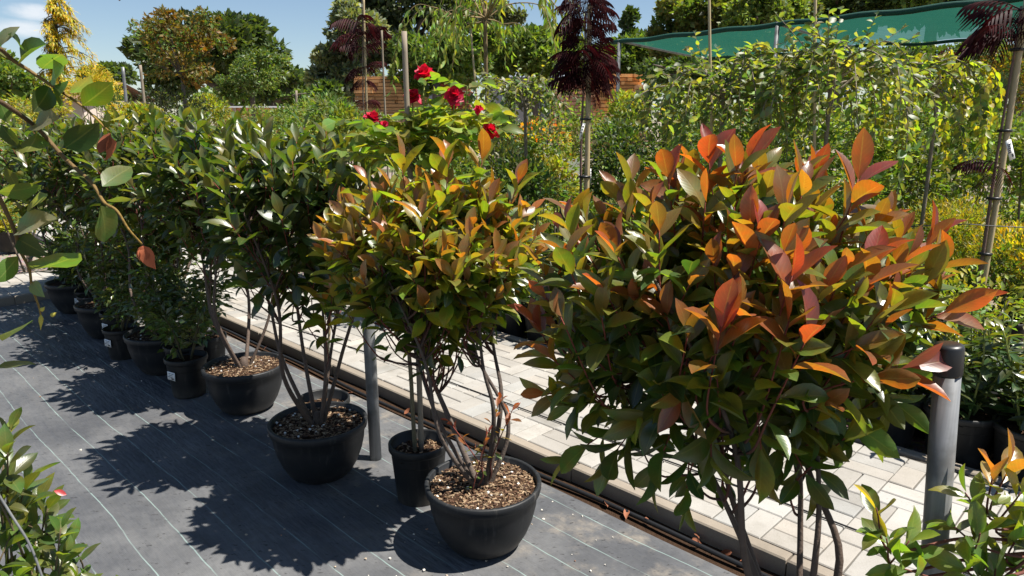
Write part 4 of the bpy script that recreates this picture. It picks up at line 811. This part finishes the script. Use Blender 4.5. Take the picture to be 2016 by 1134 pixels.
for i, (px_, tp, Y, lab) in enumerate(((420, 196, 10.5, 'rounded green shrub under the bright yellow green bush left of the board fence'), (520, 205, 11.5, 'rounded green shrub in front of the left half of the board fence'), (600, 200, 10, 'rounded green shrub at the right end of the board fence'),
        (760, 205, 10.5, 'rounded green shrub below the long stack of orange boards'), (900, 190, 11, 'rounded green shrub below the brick red board stack'), (1130, 190, 10.5, 'rounded green shrub between the small weeping willow and the central purple tree'), (1400, 195, 9.5, 'rounded green shrub behind the second weeping willow'),
        (1530, 205, 9, 'rounded green shrub between the two big weeping willows'), (1700, 195, 9.5, 'rounded green shrub behind the widest weeping willow'), (1860, 205, 8.6, 'rounded green shrub behind the lime weeping mulberry'), (1980, 205, 8, 'rounded green shrub below the blue spruce at the right edge'))):
    shrub(lab, px_, tp, 330, 150, Y, 1500, .065, [GR[0], GR[1], YG[2], GR[1]][i % 2:], group='mid green shrubs in the rows behind the path')

# ------------------------------------------------------------------ trees behind the nursery
def tree(label, blobs, Y, trunk_px, trunk_r, n, size, cols, name='tree', nclump=26, kind='card', group=None, crad=.36, dz=0., cat='tree', limbs=7, up=.5, gain=1.15):
    cols = np.asarray(cols)*gain
    """blobs: (px, py, rx px, ry px) ellipses of the crown at distance Y"""
    b = W(trunk_px, 235, Y); t = thing(name, label, cat, (b[0], Y, 0), group); LS = Leaves(); g = Geo(); tot = sum(q[2]*q[3] for q in blobs); zc = []
    for bx, by, rx, ry in blobs:
        c = W(bx, by, Y+rng.normal(0, .03*Y*.2)); k = Y/FPX*1.02; rad = np.array([rx*k, max(rx, ry)*k*.9, ry*k]); share = rx*ry/tot
        cloud(LS, c, rad*.85, int(n*share), size, cols, max(6, int(nclump*share*1.3)), up, crad=crad, jitter=.7); zc.append((c, rad))
    low = min(c[2]-r[2]*.3 for c, r in zc)
    base = np.array([b[0], Y, 0.]); fork = np.array([b[0], Y, max(low, .6)]); g.tube(curve([base, base*.5+fork*.5+(.02*Y/20, 0, 0), fork], 5), np.linspace(trunk_r*1.2, trunk_r*.8, 11), 9, (.12, .10, .08))
    for i in range(limbs):
        c, r = zc[i % len(zc)]; e = c+r*rng.normal(0, .4, 3); cv = curve([fork, fork*.4+e*.6+(0, 0, .1*r[2]), e], 5); g.tube(cv, np.linspace(trunk_r*.6, trunk_r*.12, len(cv)), 6, (.11, .09, .07))
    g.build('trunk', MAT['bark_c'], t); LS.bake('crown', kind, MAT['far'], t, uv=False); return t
rng = np.random.default_rng(71)
tree('large dark green walnut rounded crown behind the bronze standard tree', [(400, 105, 120, 75), (470, 110, 95, 72), (330, 130, 90, 70), (540, 165, 60, 48), (440, 75, 80, 45)], 34, 450, .30, 15000, .34, [np.array([.030, .050, .020]), np.array([.045, .07, .026]), np.array([.06, .088, .03])], 'walnut_tree', 40)
tree('bronze and yellow leaved standard tree on a slim pale trunk', [(345, 85, 80, 62), (300, 70, 48, 42), (400, 80, 52, 52), (340, 140, 78, 34), (330, 40, 45, 25), (400, 40, 35, 22)], 12.5, 367, .035, 3400, .085, [BRZ[1], BRZ[1], GR[0], BRZ[2], BRZ[0]*.75], 'bronze_tree', 40, 'mid', up=.2, crad=.3, gain=1.0)
tree('drooping green ash with a thin crown right of the bronze tree', [(500, 150, 60, 50), (530, 120, 34, 22), (470, 175, 50, 30)], 19, 500, .07, 4200, .11, [GR[0], GR[1], DKG[2]], 'ash_tree', 26, 'mid', gain=.95)
tree('distant dark tree low on the horizon between the walnut and the poplar', [(565, 160, 50, 26), (520, 175, 50, 24), (610, 175, 40, 20)], 75, 565, .3, 3000, .6, [DKG[1], DKG[2]], 'far_tree')
tree('distant dark tree low on the horizon near the golden juniper', [(215, 140, 26, 18), (180, 150, 30, 18), (240, 150, 25, 25)], 70, 200, .3, 2000, .5, [np.array([.05, .07, .05]), DKG[2]], 'far_tree')
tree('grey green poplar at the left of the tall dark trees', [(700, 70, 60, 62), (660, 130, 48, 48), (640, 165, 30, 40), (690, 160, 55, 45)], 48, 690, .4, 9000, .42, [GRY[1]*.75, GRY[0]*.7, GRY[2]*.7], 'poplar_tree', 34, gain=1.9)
tree('tallest dark oak rising past the top of the view behind the purple tree', [(800, 10, 110, 80), (740, 50, 80, 70), (870, 20, 80, 60), (800, 110, 120, 60)], 58, 800, .5, 14000, .48, [np.array([.032, .046, .024]), np.array([.048, .064, .032]), np.array([.024, .036, .018])], 'oak_tree', 46)
tree('fresh green acacia in front of the tallest dark oak', [(850, 110, 75, 62), (905, 120, 60, 60), (820, 150, 60, 50), (940, 90, 45, 40)], 36, 860, .25, 9000, .30, [GR[0], GR[1], np.array([.05, .09, .02])], 'acacia_tree', 36)
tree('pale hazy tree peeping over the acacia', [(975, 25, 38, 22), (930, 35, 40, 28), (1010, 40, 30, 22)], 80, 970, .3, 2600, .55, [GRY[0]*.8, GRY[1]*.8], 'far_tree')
tree('broad mid green tree behind the weeping cherry and small willow', [(1040, 110, 75, 52), (1110, 120, 70, 50), (1080, 95, 50, 40), (990, 120, 60, 55)], 44, 1050, .3, 9000, .36, [GR[0], GR[1], DKG[2]], 'lime_tree', 36)
tree('pointed dark conifer beside the central purple tree', [(1238, 60, 20, 42), (1240, 100, 34, 40), (1238, 130, 45, 30)], 55, 1238, .3, 3500, .4, [DKG[0], DKG[1]], 'conifer', 20, cat='conifer')
tree('green tree directly behind the left end of the shade net', [(1240, 120, 65, 48), (1190, 130, 60, 45), (1290, 105, 60, 52)], 46, 1240, .3, 8000, .38, [GR[0], GR[2], DKG[2]], 'lime_tree', 34)
tree('yellowish green tree above the left half of the net', [(1350, 45, 65, 62), (1400, 50, 70, 60), (1320, 90, 50, 50), (1440, 40, 60, 50)], 42, 1380, .35, 11000, .36, [np.array([.085, .10, .035]), np.array([.11, .12, .04]), GR[0]], 'maple_tree', 40)
tree('yellowish green tree over the first net pole', [(1500, 40, 70, 60), (1560, 45, 50, 50), (1460, 80, 60, 45)], 40, 1510, .35, 8000, .35, [np.array([.08, .095, .035]), GR[1], GR[0]], 'maple_tree', 36)
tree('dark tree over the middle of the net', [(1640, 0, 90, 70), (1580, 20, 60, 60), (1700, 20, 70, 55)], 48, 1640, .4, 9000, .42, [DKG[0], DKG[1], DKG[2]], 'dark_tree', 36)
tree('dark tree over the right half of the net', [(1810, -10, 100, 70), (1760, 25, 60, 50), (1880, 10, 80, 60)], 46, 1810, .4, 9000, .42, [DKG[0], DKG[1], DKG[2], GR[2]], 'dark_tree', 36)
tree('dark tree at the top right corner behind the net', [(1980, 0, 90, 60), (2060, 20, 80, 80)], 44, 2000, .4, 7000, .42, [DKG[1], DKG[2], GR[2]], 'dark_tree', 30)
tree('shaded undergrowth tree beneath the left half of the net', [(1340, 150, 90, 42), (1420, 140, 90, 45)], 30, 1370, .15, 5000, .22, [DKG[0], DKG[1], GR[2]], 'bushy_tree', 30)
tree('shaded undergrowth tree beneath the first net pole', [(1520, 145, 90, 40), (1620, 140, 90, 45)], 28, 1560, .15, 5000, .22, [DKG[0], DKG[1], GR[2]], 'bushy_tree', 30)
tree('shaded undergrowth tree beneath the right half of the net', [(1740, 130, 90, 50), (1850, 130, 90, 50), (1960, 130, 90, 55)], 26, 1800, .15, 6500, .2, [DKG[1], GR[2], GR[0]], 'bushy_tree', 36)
tree('green tree behind the left edge willow twigs', [(20, 165, 70, 40), (85, 175, 60, 35), (-40, 150, 70, 60)], 24, 30, .12, 4500, .2, [GR[0], GR[1], YG[2]], 'bushy_tree', 30)
tree('far green tree row behind the board fence', [(620, 190, 60, 30), (460, 190, 90, 26), (540, 188, 60, 24)], 42, 540, .2, 5000, .32, [DKG[1], GR[2], GR[0]], 'bushy_tree', 30)

# golden cedar: leader with sweeping boughs
def cedar():
    Y = 21.; b = W(112, 235, Y); t = thing('golden_cedar', 'golden weeping cedar with boughs sweeping to the right against the sky', 'conifer', (b[0], Y, 0)); g = Geo(); LS = Leaves()
    k = Y/FPX; top = W(106, -35, Y); base = np.array([b[0], Y, 0.]); g.tube(curve([base, W(114, 120, Y), top], 8), np.linspace(.10, .02, 17), 8, (.06, .05, .04))
    for i in range(62):
        f = rng.uniform(0, 1); py_ = -25+f*175; s = W(108+f*4, py_, Y); a = rng.uniform(0, 6.28); right = math.cos(a)
        L = (12+f*80)*k*(1.15 if right > 0 else .42)*rng.choice([.5, .75, 1.0, 1.15]); u = np.array([math.cos(a), math.sin(a)*.9, 0]); droop = rng.uniform(.25, .6)
        cv = curve([s, s+u*L*.4+(0, 0, .06*L), s+u*L*.75-(0, 0, L*droop*.35), s+u*L-(0, 0, L*droop)], 6); g.tube(cv, np.linspace(.018, .004, len(cv)), 5, (.09, .07, .05))
        m = 120 if math.cos(a) > -.2 else 45; q = rng.uniform(.15, 1, m)*(len(cv)-1); p = np.stack([np.interp(q, np.arange(len(cv)), cv[:, c]) for c in range(3)], -1)+rng.normal(0, .035, (m, 3))-np.array([0, 0, .05])
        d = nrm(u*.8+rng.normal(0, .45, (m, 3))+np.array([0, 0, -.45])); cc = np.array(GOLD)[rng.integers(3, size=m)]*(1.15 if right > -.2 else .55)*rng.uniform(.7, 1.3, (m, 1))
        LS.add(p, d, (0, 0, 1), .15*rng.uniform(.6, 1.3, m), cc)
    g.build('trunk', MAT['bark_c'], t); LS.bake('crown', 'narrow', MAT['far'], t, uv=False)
cedar()

# ------------------------------------------------------------------ shade net, timber, sheds, fence, house
def shade_net():
    A = np.array([1.86, 13.9, 3.02]); B = np.array([8.6, 6.2, 3.06]); D = (ND*3.1)+np.array([.0, 0, 0.]); t = thing('shade_net', 'green shade net stretched flat on steel poles above the plants', 'shade net', (A[0], A[1], 0))
    nu, nv = 60, 12; u = np.linspace(0, 1, nu); v = np.linspace(0, 1, nv); V = []
    for a in u:
        for c in v:
            bay = abs(math.sin(a*math.pi*3)); p = A+(B-A)*a+D*(c*(1+.06*math.sin(a*31)*.4)); p[2] += -.10*bay*math.sin(math.pi*c)-.05*bay*(c > .9)+.012*math.sin(a*60+c*4)-.10*c; V.append(p)
    F = [[i*nv+j, i*nv+j+1, (i+1)*nv+j+1, (i+1)*nv+j] for i in range(nu-1) for j in range(nv-1)]
    g = Geo(); g.add(V, F); g.build('netting', MAT['net'], t)
    V = np.array(V).reshape(nu, nv, 3)
    for e in (0, nv-1):
        g = Geo(); g.tube(V[:, e]-(0, 0, .035), .04 if e == 0 else .028, 7, (.006, .05, .035)); g.build('hem', MAT['bark_c'], t)
    for a in (.02, .335, .668, .99):
        i = int(a*(nu-1)); g = Geo(); g.tube(V[i]-(0, 0, .03), .022, 8); g.build('cross_pipe', MAT['steel'], t)
        for e in (0, nv-1):
            p = V[i, e]; g = Geo(); g.tube([(p[0], p[1], -.03), (p[0], p[1], p[2])], .034, 10); g.build('pole', MAT['steel'], t)
shade_net()
rng = np.random.default_rng(81)
def lumber(label, px0, px1, ptop, Y, col, layers, jit=.05, name='timber_stack'):
    a, b = W(px0, ptop, Y), W(px1, ptop, Y); zt = a[2]; c = (a+b)/2; w = b[0]-a[0]; t = thing(name, label, 'timber stack', (c[0], Y, 0)); g = Geo(); h = zt/layers
    for i in range(layers):
        z = h*(i+.5); nb = 5; gap = False
        if gap:
            for x in np.linspace(-.42, .42, 4): g.box((c[0]+x*w, Y, z), (.12, 2.2, h*.9), None, np.array(col)*.7)
            continue
        cuts = np.sort(np.r_[0, rng.uniform(.08, .92, nb-1), 1])
        for q in range(nb):
            L = (cuts[q+1]-cuts[q])*w*.985; g.box((c[0]-w/2+(cuts[q]+cuts[q+1])/2*w, Y+rng.normal(0, jit), z), (L, 2.2, h*.84), None, np.array(col)*rng.uniform(.7, 1.2))
        if rng.random() < .5: g.box((c[0]+w/2+rng.uniform(.02, .3)*w*.12, Y-.6, z), (w*.14, .8, h*.8), None, np.array(col)*rng.uniform(.8, 1.2))
    g.build('board', MAT['board'], t, smooth=False, kind='stuff')
OR = (.52, .24, .085)
lumber('long stack of orange boards seen behind the far purple tree', 705, 832, 152, 38, (.52, .29, .13), 22)
lumber('stack of orange boards with ragged ends right of the central purple tree', 1178, 1256, 148, 34, (.72, .37, .14), 22, .12)
lumber('stack of reddish orange boards behind the second weeping willow', 1482, 1562, 138, 32, (.72, .27, .09), 16, .08)
lumber('small stack of pale orange boards at the foot of the ragged stack', 1248, 1275, 168, 33, (.8, .50, .26), 14, .05)
lumber('square stack of brick red boards behind the rose blooms', 862, 925, 152, 38.5, (.40, .13, .085), 30, .01)
lumber('stack of pinkish boards half hidden behind the small willow', 1090, 1180, 158, 37, (.75, .42, .26), 20, .05)
def shed(label, px0, px1, pridge, peave, Y, name='shed'):
    a, b = W(px0, peave, Y), W(px1, peave, Y); zr = W(px0, pridge, Y)[2]; c = (a+b)/2; w = b[0]-a[0]; dp = 5.; t = thing(name, label, 'shed', (c[0], Y, 0)); g = Geo()
    g.box((c[0], Y+dp/2, a[2]/2), (w*.94, dp*.9, a[2])); g.build('wall', MAT['shedwall'], t, smooth=False)
    g = Geo(); nrib = 26
    x = np.linspace(a[0], b[0], nrib*2+1); zz = np.where(np.arange(len(x)) % 2, .05, 0.)
    rows = [np.stack([x, np.full_like(x, Y-.3), a[2]+zz], -1), np.stack([x, np.full_like(x, Y+dp/2), zr+zz], -1), np.stack([x, np.full_like(x, Y+dp+.3), a[2]+zz], -1)]; m = len(x)
    V = np.concatenate(rows+[r-(0, 0, .06) for r in rows]); F = [[r*m+i, r*m+i+1, (r+1)*m+i+1, (r+1)*m+i] for r in (0, 1) for i in range(m-1)]+[[3*m+i+1, 3*m+i, i, i+1] for i in range(m-1)]
    g.add(V, F); g.build('roof', MAT['roofm'], t, smooth=False)
    for q in (.25, .7): g = Geo(); g.box((a[0]+q*w, Y+.22, a[2]*.45), (w*.16, .06, a[2]*.6)); g.build('door', MAT['roofm'], t, smooth=False)
shed('long grey roofed shed behind the small weeping willow', 950, 1125, 131, 152, 52)
shed('small grey roofed shed behind the top rose bloom', 778, 882, 128, 145, 50)
shed('pale roofed shed partly behind the central purple tree', 1125, 1185, 146, 162, 50)
ff = thing('board_fence', 'orange brown fence of upright boards with a pale top rail, far behind the dark photinias', 'fence', W(545, 235, 30)*np.array([1, 1, 0])); a, b = W(425, 212, 30), W(650, 212, 30); g = Geo(); nb = 60
for i in range(nb):
    x = a[0]+(i+.5)*(b[0]-a[0])/nb; g.box((x, 30+rng.normal(0, .006), a[2]/2), ((b[0]-a[0])/nb*.92, .03, a[2]+rng.normal(0, .01)), None, np.array((.60, .28, .14))*rng.uniform(.7, 1.2))
g.build('board', MAT['board'], ff, smooth=False, kind='stuff'); g = Geo(); g.box(((a[0]+b[0])/2, 29.97, a[2]+.03), (b[0]-a[0], .12, .06)); g.build('top_rail', MAT['white'], ff, smooth=False)
for i in range(7): g = Geo(); g.box((a[0]+(b[0]-a[0])*i/6, 29.93, a[2]*.5), (.1, .08, a[2])); g.build('fence_post', MAT['stakewood'], ff, smooth=False)
hs = thing('house', 'pale rendered house with a brown tiled roof behind the left edge twigs', 'house', (W(95, 235, 27)[0], 27, 0)); a, b = W(15, 195, 27), W(160, 195, 27); g = Geo(); g.box(((a[0]+b[0])/2, 29.5, a[2]/2), (b[0]-a[0], 5, a[2])); g.build('wall', MAT['houseW'], hs, smooth=False)
g = Geo(); zr = a[2]+.7; g.add([(a[0]-.3, 26.6, a[2]), (b[0]+.3, 26.6, a[2]), (b[0]+.3, 29.5, zr), (a[0]-.3, 29.5, zr), (b[0]+.3, 32.4, a[2]), (a[0]-.3, 32.4, a[2])], [[0, 1, 2, 3], [3, 2, 4, 5]]); g.build('roof', MAT['tile'], hs, smooth=False)
for q in (.3, .72): g = Geo(); g.box((a[0]+(b[0]-a[0])*q, 26.99, a[2]*.5), (.7, .06, .9)); w0 = g.build('window', MAT['white'], hs, smooth=False); g = Geo(); g.box((a[0]+(b[0]-a[0])*q, 26.95, a[2]*.5), (.55, .02, .75)); g.build('pane', MAT['black'], w0, np.array(hs.location), smooth=False)
for lab, p0, p1, Y, r in (('thin pale metal stake left of the pair under the bronze tree', (253, 235), (243, 132), 9.5, .022), ('thin wooden stake right of the pair under the bronze tree', (286, 210), (277, 128), 9.5, .020), ('thin grey stake in front of the far board fence', (584, 235), (584, 178), 11, .02), ('tall dark wooden stake left of the crimson rose, beside the purple tree', (760, 260), (752, 60), 8.2, .012)):
    t = thing('garden_stake', lab, 'stake', W(*p0, Y)*np.array([1, 1, 0])); e = W(*p1, Y); s0 = W(*p0, Y); f = s0+(s0-e)*(s0[2]/(e[2]-s0[2])); stake((f[0], f[1], 0), e, r, MAT['steel' if 'metal' in lab else 'stakewood'], t, 'pole')
sg = thing('price_board', 'pale grey information board on black legs low behind the amber shrub', 'sign', W(1118, 325, 6.4)*np.array([1, 1, 0])); c = W(1120, 328, 6.4); g = Geo(); g.box(c, (.20, .02, .13)); g.build('panel', MAT['white'], sg, smooth=False)
for dx in (-.06, .09): g = Geo(); g.tube([(c[0]+dx, c[1]+.03, 0), (c[0]+dx, c[1]+.03, c[2])], .014, 8); g.build('leg', MAT['black'], sg)

# ------------------------------------------------------------------ near branches
rng = np.random.default_rng(91)
def willow_branch():
    Y = 1.28; t = thing('willow_branch', 'near willow branch with broad leaves hanging in from the top left', 'branch', W(-160, 120, Y)); g = Geo(); org = np.array(t.location)
    root = W(-220, 60, Y+.1)
    tw = [[(-220, 60), (-30, 85), (28, 120), (100, 167), (163, 210), (213, 257)], [(-220, 60), (-30, 180), (67, 247), (128, 312), (180, 360), (205, 398), (230, 415), (253, 451), (280, 481)], [(-220, 60), (-60, 280), (3, 398), (30, 458), (37, 488), (57, 528), (63, 565), (77, 605), (81, 628)], [(-220, 60), (-90, 420), (-20, 640), (0, 662)]]
    for q in tw:
        cv = curve([W(a, b, Y+.05*math.sin(a*.02)) for a, b in q], 8); g.tube(cv, np.linspace(.0048, .0015, len(cv)), 8, np.linspace(0, 1, len(cv))[np.repeat(np.r_[0, np.arange(len(cv)), len(cv)-1], 8), None]*np.array([.16, .10, .0])+np.array([.07, .045, .03]))
    g.build('twigs', MAT['bark_c'], t)
    # base px, tip px, tilt of the blade towards the eye (-1..1), tone
    lv = [((2, 90), (30, 40), .8, 0), ((40, 95), (30, 60), .5, 2), ((42, 122), (85, 75), .9, 1), ((82, 135), (128, 90), .9, 1), ((30, 120), (-8, 92), .8, 3), ((98, 168), (118, 100), .4, 0), ((98, 172), (75, 225), .8, 2), ((103, 170), (150, 203), .8, 3), ((140, 183), (188, 152), .7, 0), ((163, 208), (222, 168), .9, 3), ((48, 198), (15, 160), .9, 3), ((0, 205), (25, 250), .8, 3), ((2, 245), (40, 300), .7, 2), ((68, 247), (100, 215), .6, 0), ((128, 290), (205, 243), .8, 2), ((72, 262), (55, 325), .9, 3), ((202, 367), (268, 316), .9, 1), ((180, 358), (130, 325), .7, 1), ((198, 405), (226, 492), .9, 1), ((30, 460), (100, 408), .7, 0), ((36, 470), (85, 500), .8, 2), ((60, 530), (168, 518), .15, 1), ((35, 505), (-5, 560), .8, 3), ((64, 555), (82, 585), .8, 0), ((-5, 662), (82, 634), .5, 3), ((-10, 725), (80, 708), .25, 1), ((-5, 378), (96, 372), .35, 1), ((210, 395), (262, 385), .4, 1), ((205, 255), (215, 215), .7, 3), ((10, 330), (40, 372), .6, 1), ((60, 410), (90, 380), .5, 0), ((210, 240), (248, 225), .3, 0)]
    tone = [np.array([.15, .18, .12]), np.array([.085, .12, .04]), np.array([.035, .06, .017]), np.array([.06, .085, .014])]; me = part_meshes('willow', MAT['soft_o'])
    view = np.array([0, 0, H])
    for (a, b), (c, d), til, tn in lv:
        p0, p1 = W(a, b, Y+.05*math.sin(a*.02)), W(c, d, Y+rng.normal(0, .02)); y = p1-p0; L = np.linalg.norm(y); tov = nrm(view-p0); side = nrm(np.cross(y, tov)); z = tov*til+side*math.sqrt(1-til*til)*rng.choice([-1, 1])+rng.normal(0, .12, 3)+np.array([0, 0, .3])
        if tn == 3: z = -z                                  # underside seen, lit through
        Rm = frames(y[None], z[None])[0]*L*np.array([.98, .88, .88]); M = np.eye(4); M[:3, :3] = Rm; M[:3, 3] = p0-org; o = link('leaf', me[int(rng.integers(len(me)))], t, Matrix(M.tolist())); o.color = (*(tone[tn]*rng.uniform(.85, 1.15)), 1)
    md = part_meshes('willow', MAT['dead'])
    for (a, b), (c, d), k in (((217, 262), (200, 303), .9), ((216, 268), (216, 318), 1.4), ((279, 484), (268, 512), 1.5), ((281, 484), (300, 528), 1.6), ((283, 484), (285, 515), 1.2), ((236, 2), (228, -20), 1.)):
        p0, p1 = W(a, b, Y), W(c, d, Y-.01); y = p1-p0; L = np.linalg.norm(y); Rm = frames(y[None], (nrm(view-p0)*.6+rng.normal(0, .5, 3))[None])[0]*L*np.array([1.0, 1, 2.2]); M = np.eye(4); M[:3, :3] = Rm; M[:3, 3] = p0-org; o = link('dead_leaf', md[int(rng.integers(3))], t, Matrix(M.tolist())); o.color = (.22*k, .065*k, .03*k, 1); o['label'] = 'dry curled red brown leaf'
    for a, b, c, d in ((80, 612, 88, 604), (81, 620, 80, 650), (100, 622, 112, 615)): g = Geo(); p0, p1 = W(a, b, Y), W(c, d, Y); g.tube(curve([p0, p0*.6+p1*.4, p1], 5), [.001, .002, .0035, .0042, .0042, .004, .0035, .0025, .0015, .0008, .0004], 7, (.42, .36, .06)); g.build('bud', MAT['bark_c'], t)
willow_branch()
def near_shrub(label, base, sh, size, cols, name, kind, root, stemc, nleaf=8, spacing=.016, mats=('glossy_o', 'glossy_a'), inner=0):
    t = thing(name, label, 'shrub', base); LS = Leaves(); g = Geo(); root = np.asarray(root, float)
    for px_, py_, Y, d, pl in sh:
        tip = W(px_, py_, Y); b = shoot(LS, tip, np.array(d, float), nleaf, size*rng.uniform(.85, 1.15), cols[pl], .1, spacing=spacing)
        mid = b*.55+root*.45+rng.normal(0, .02, 3); cv = curve([root, mid, b, tip], 6); g.tube(cv, np.linspace(.005, .0016, len(cv)), 6, stemc)
    g.build('stems', MAT['bark_c'], t); LS.parts(kind, MAT[mats[0]], MAT[mats[1]], t, 290); return t
BL = {'a': [G_MID*1.3, G_MID*1.1, G_MID, G_MID*.8, G_DARK*1.2], 'b': [G_OLIVE*.9, G_MID*1.2, G_MID, G_MID*.8, G_DARK]}
sh = []
for px_, py_ in ((-10, 860), (75, 925), (45, 975), (85, 1030), (125, 1040), (35, 1085), (80, 1120), (170, 1120), (0, 930), (60, 1060), (140, 1010), (15, 1130), (15, 835), (55, 890), (30, 935), (95, 945), (70, 1010), (120, 985), (20, 1000), (100, 1060), (150, 1080), (60, 1090), (200, 1100), (235, 1120), (10, 1060), (130, 1130), (-30, 880), (-40, 960), (-30, 1040), (40, 1140), (180, 1150), (-20, 1110), (90, 1160), (20, 790), (260, 1165)):
    sh.append((px_, py_+55, 1.60+rng.normal(0, .06), (rng.normal(.15, .3), rng.normal(-.1, .3), 1), 'ab'[int(rng.random() < .4)]))
t = near_shrub('small leaved green shrub with one red leaf in the bottom left corner', (-1.45, 1.72, 0), sh, .068, BL, 'corner_shrub', 'photinia', (-1.42, 1.72, .12), (.12, .09, .05), 10, .012)
o = link('red_leaf', part_meshes('photinia', MAT['glossy_o'])[1], t, Matrix(np.vstack([np.hstack([frames((W(130, 972, 1.55)-W(106, 966, 1.55))[None], np.array([[0, -.6, .8]]))[0]*.03, (W(106, 966, 1.55)-np.array(t.location))[:, None]]), [0, 0, 0, 1]]).tolist())); o.color = (.45, .05, .06, 1); o['label'] = 'single pinkish red leaf'
g = Geo(); g.tube(curve([W(-30, 930, 1.5), W(20, 1010, 1.5), W(60, 1075, 1.5), W(88, 1150, 1.5)], 8), .0028, 8); wl = g.build('wire_loop', MAT['steel']); tag(wl, 'bare bent steel wire in front of the corner shrub', 'wire')
BR = {'a': [G_OLIVE, G_MID*1.5, G_MID*1.5, G_MID*1.2, G_MID], 'r': [ORANGE, BRONZE+ORANGE*.4, G_OLIVE, G_MID*1.5, G_MID*1.3], 'g': [G_YEL, G_OLIVE, G_MID*1.5, G_MID*1.3, G_MID]}
sh = [(1955, 930, 1.42, (-.1, 0, 1), 'r'), (1985, 925, 1.45, (.2, 0, 1), 'r'), (2010, 970, 1.4, (.2, -.2, 1), 'g'), (1900, 970, 1.4, (-.6, 0, .7), 'a'), (1870, 1030, 1.38, (-.8, -.1, .6), 'a'), (1930, 1050, 1.36, (-.2, -.3, .9), 'a'), (1990, 1060, 1.4, (.2, -.2, .9), 'g'), (2030, 1020, 1.4, (.3, 0, .9), 'a'), (1745, 1060, 1.36, (-.4, -.2, .8), 'g'), (1790, 1065, 1.36, (.2, -.2, .9), 'g'), (1725, 1000, 1.37, (-.4, 0, .9), 'g'), (1960, 1120, 1.36, (-.2, -.2, .6), 'a'), (2040, 1100, 1.4, (.3, -.2, .6), 'a'), (1900, 1120, 1.36, (-.5, -.2, .4), 'a'), (1780, 1120, 1.35, (-.7, -.2, .3), 'a')]
near_shrub('green photinia sprig with a few orange leaves reaching in at the bottom right corner', (1.45, 1.30, 0), sh, .085, BR, 'photinia_sprig', 'photinia', W(2120, 1080, 1.42), (.14, .05, .035), 6, .014)

# ------------------------------------------------------------------ loose litter
rng = np.random.default_rng(99); md = part_meshes('willow', MAT['dead'])
spots = [(rng.uniform(-.2, 2.6), rng.uniform(2.17, 2.29)) for _ in range(15)]+[(rng.uniform(2.6, 6), rng.uniform(2.17, 2.29)) for _ in range(4)]+[(rng.uniform(1.2, 2.6), rng.uniform(1.2, 2.05)) for _ in range(2)]
for k, n in spots:
    R3 = Matrix.Rotation(rng.uniform(0, 6.28), 4, 'Z')@Matrix.Rotation(rng.normal(0, .5), 4, 'Y')@Matrix.Rotation(rng.normal(.1, .3), 4, 'X'); s = rng.uniform(.022, .048)
    o = link('dead_leaf', md[int(rng.integers(3))], None, Matrix.Translation(P(k, n, .016))@R3@Matrix.Diagonal((s, s, s*2.2, 1))); q = rng.uniform(.6, 1.4); o.color = (.22*q, .085*q, .045*q, 1)
    tag(o, 'dry brown curled leaf lying on the dark fabric near the kerb', 'dead leaf', 'fallen leaves on the fabric and along the kerb')
g = Geo()
for i in range(230):
    k, n = rng.uniform(-.3, 6.5), rng.uniform(-1.5, 2.1)
    if rng.random() < .45: k, n = 1.75+rng.normal(0, .5), 1.5+rng.normal(0, .45)
    if n > 2.1: continue
    s = rng.uniform(.003, .009)*(1.3 if rng.random() < .15 else 1); c = [(.55, .52, .46), (.42, .34, .25), (.36, .2, .13)][int(rng.choice(3, p=[.6, .28, .12]))]
    q = np.array(Matrix.Rotation(rng.uniform(0, 6), 3, 'Z')@Matrix.Rotation(rng.normal(0, .4), 3, 'X')).T; g.box(P(k, n, .006+s*.3), (s, s*rng.uniform(.5, 1), s*.6), q, c)
g.build('pebble_litter', MAT['gravelbit'], None, smooth=False, kind='stuff')
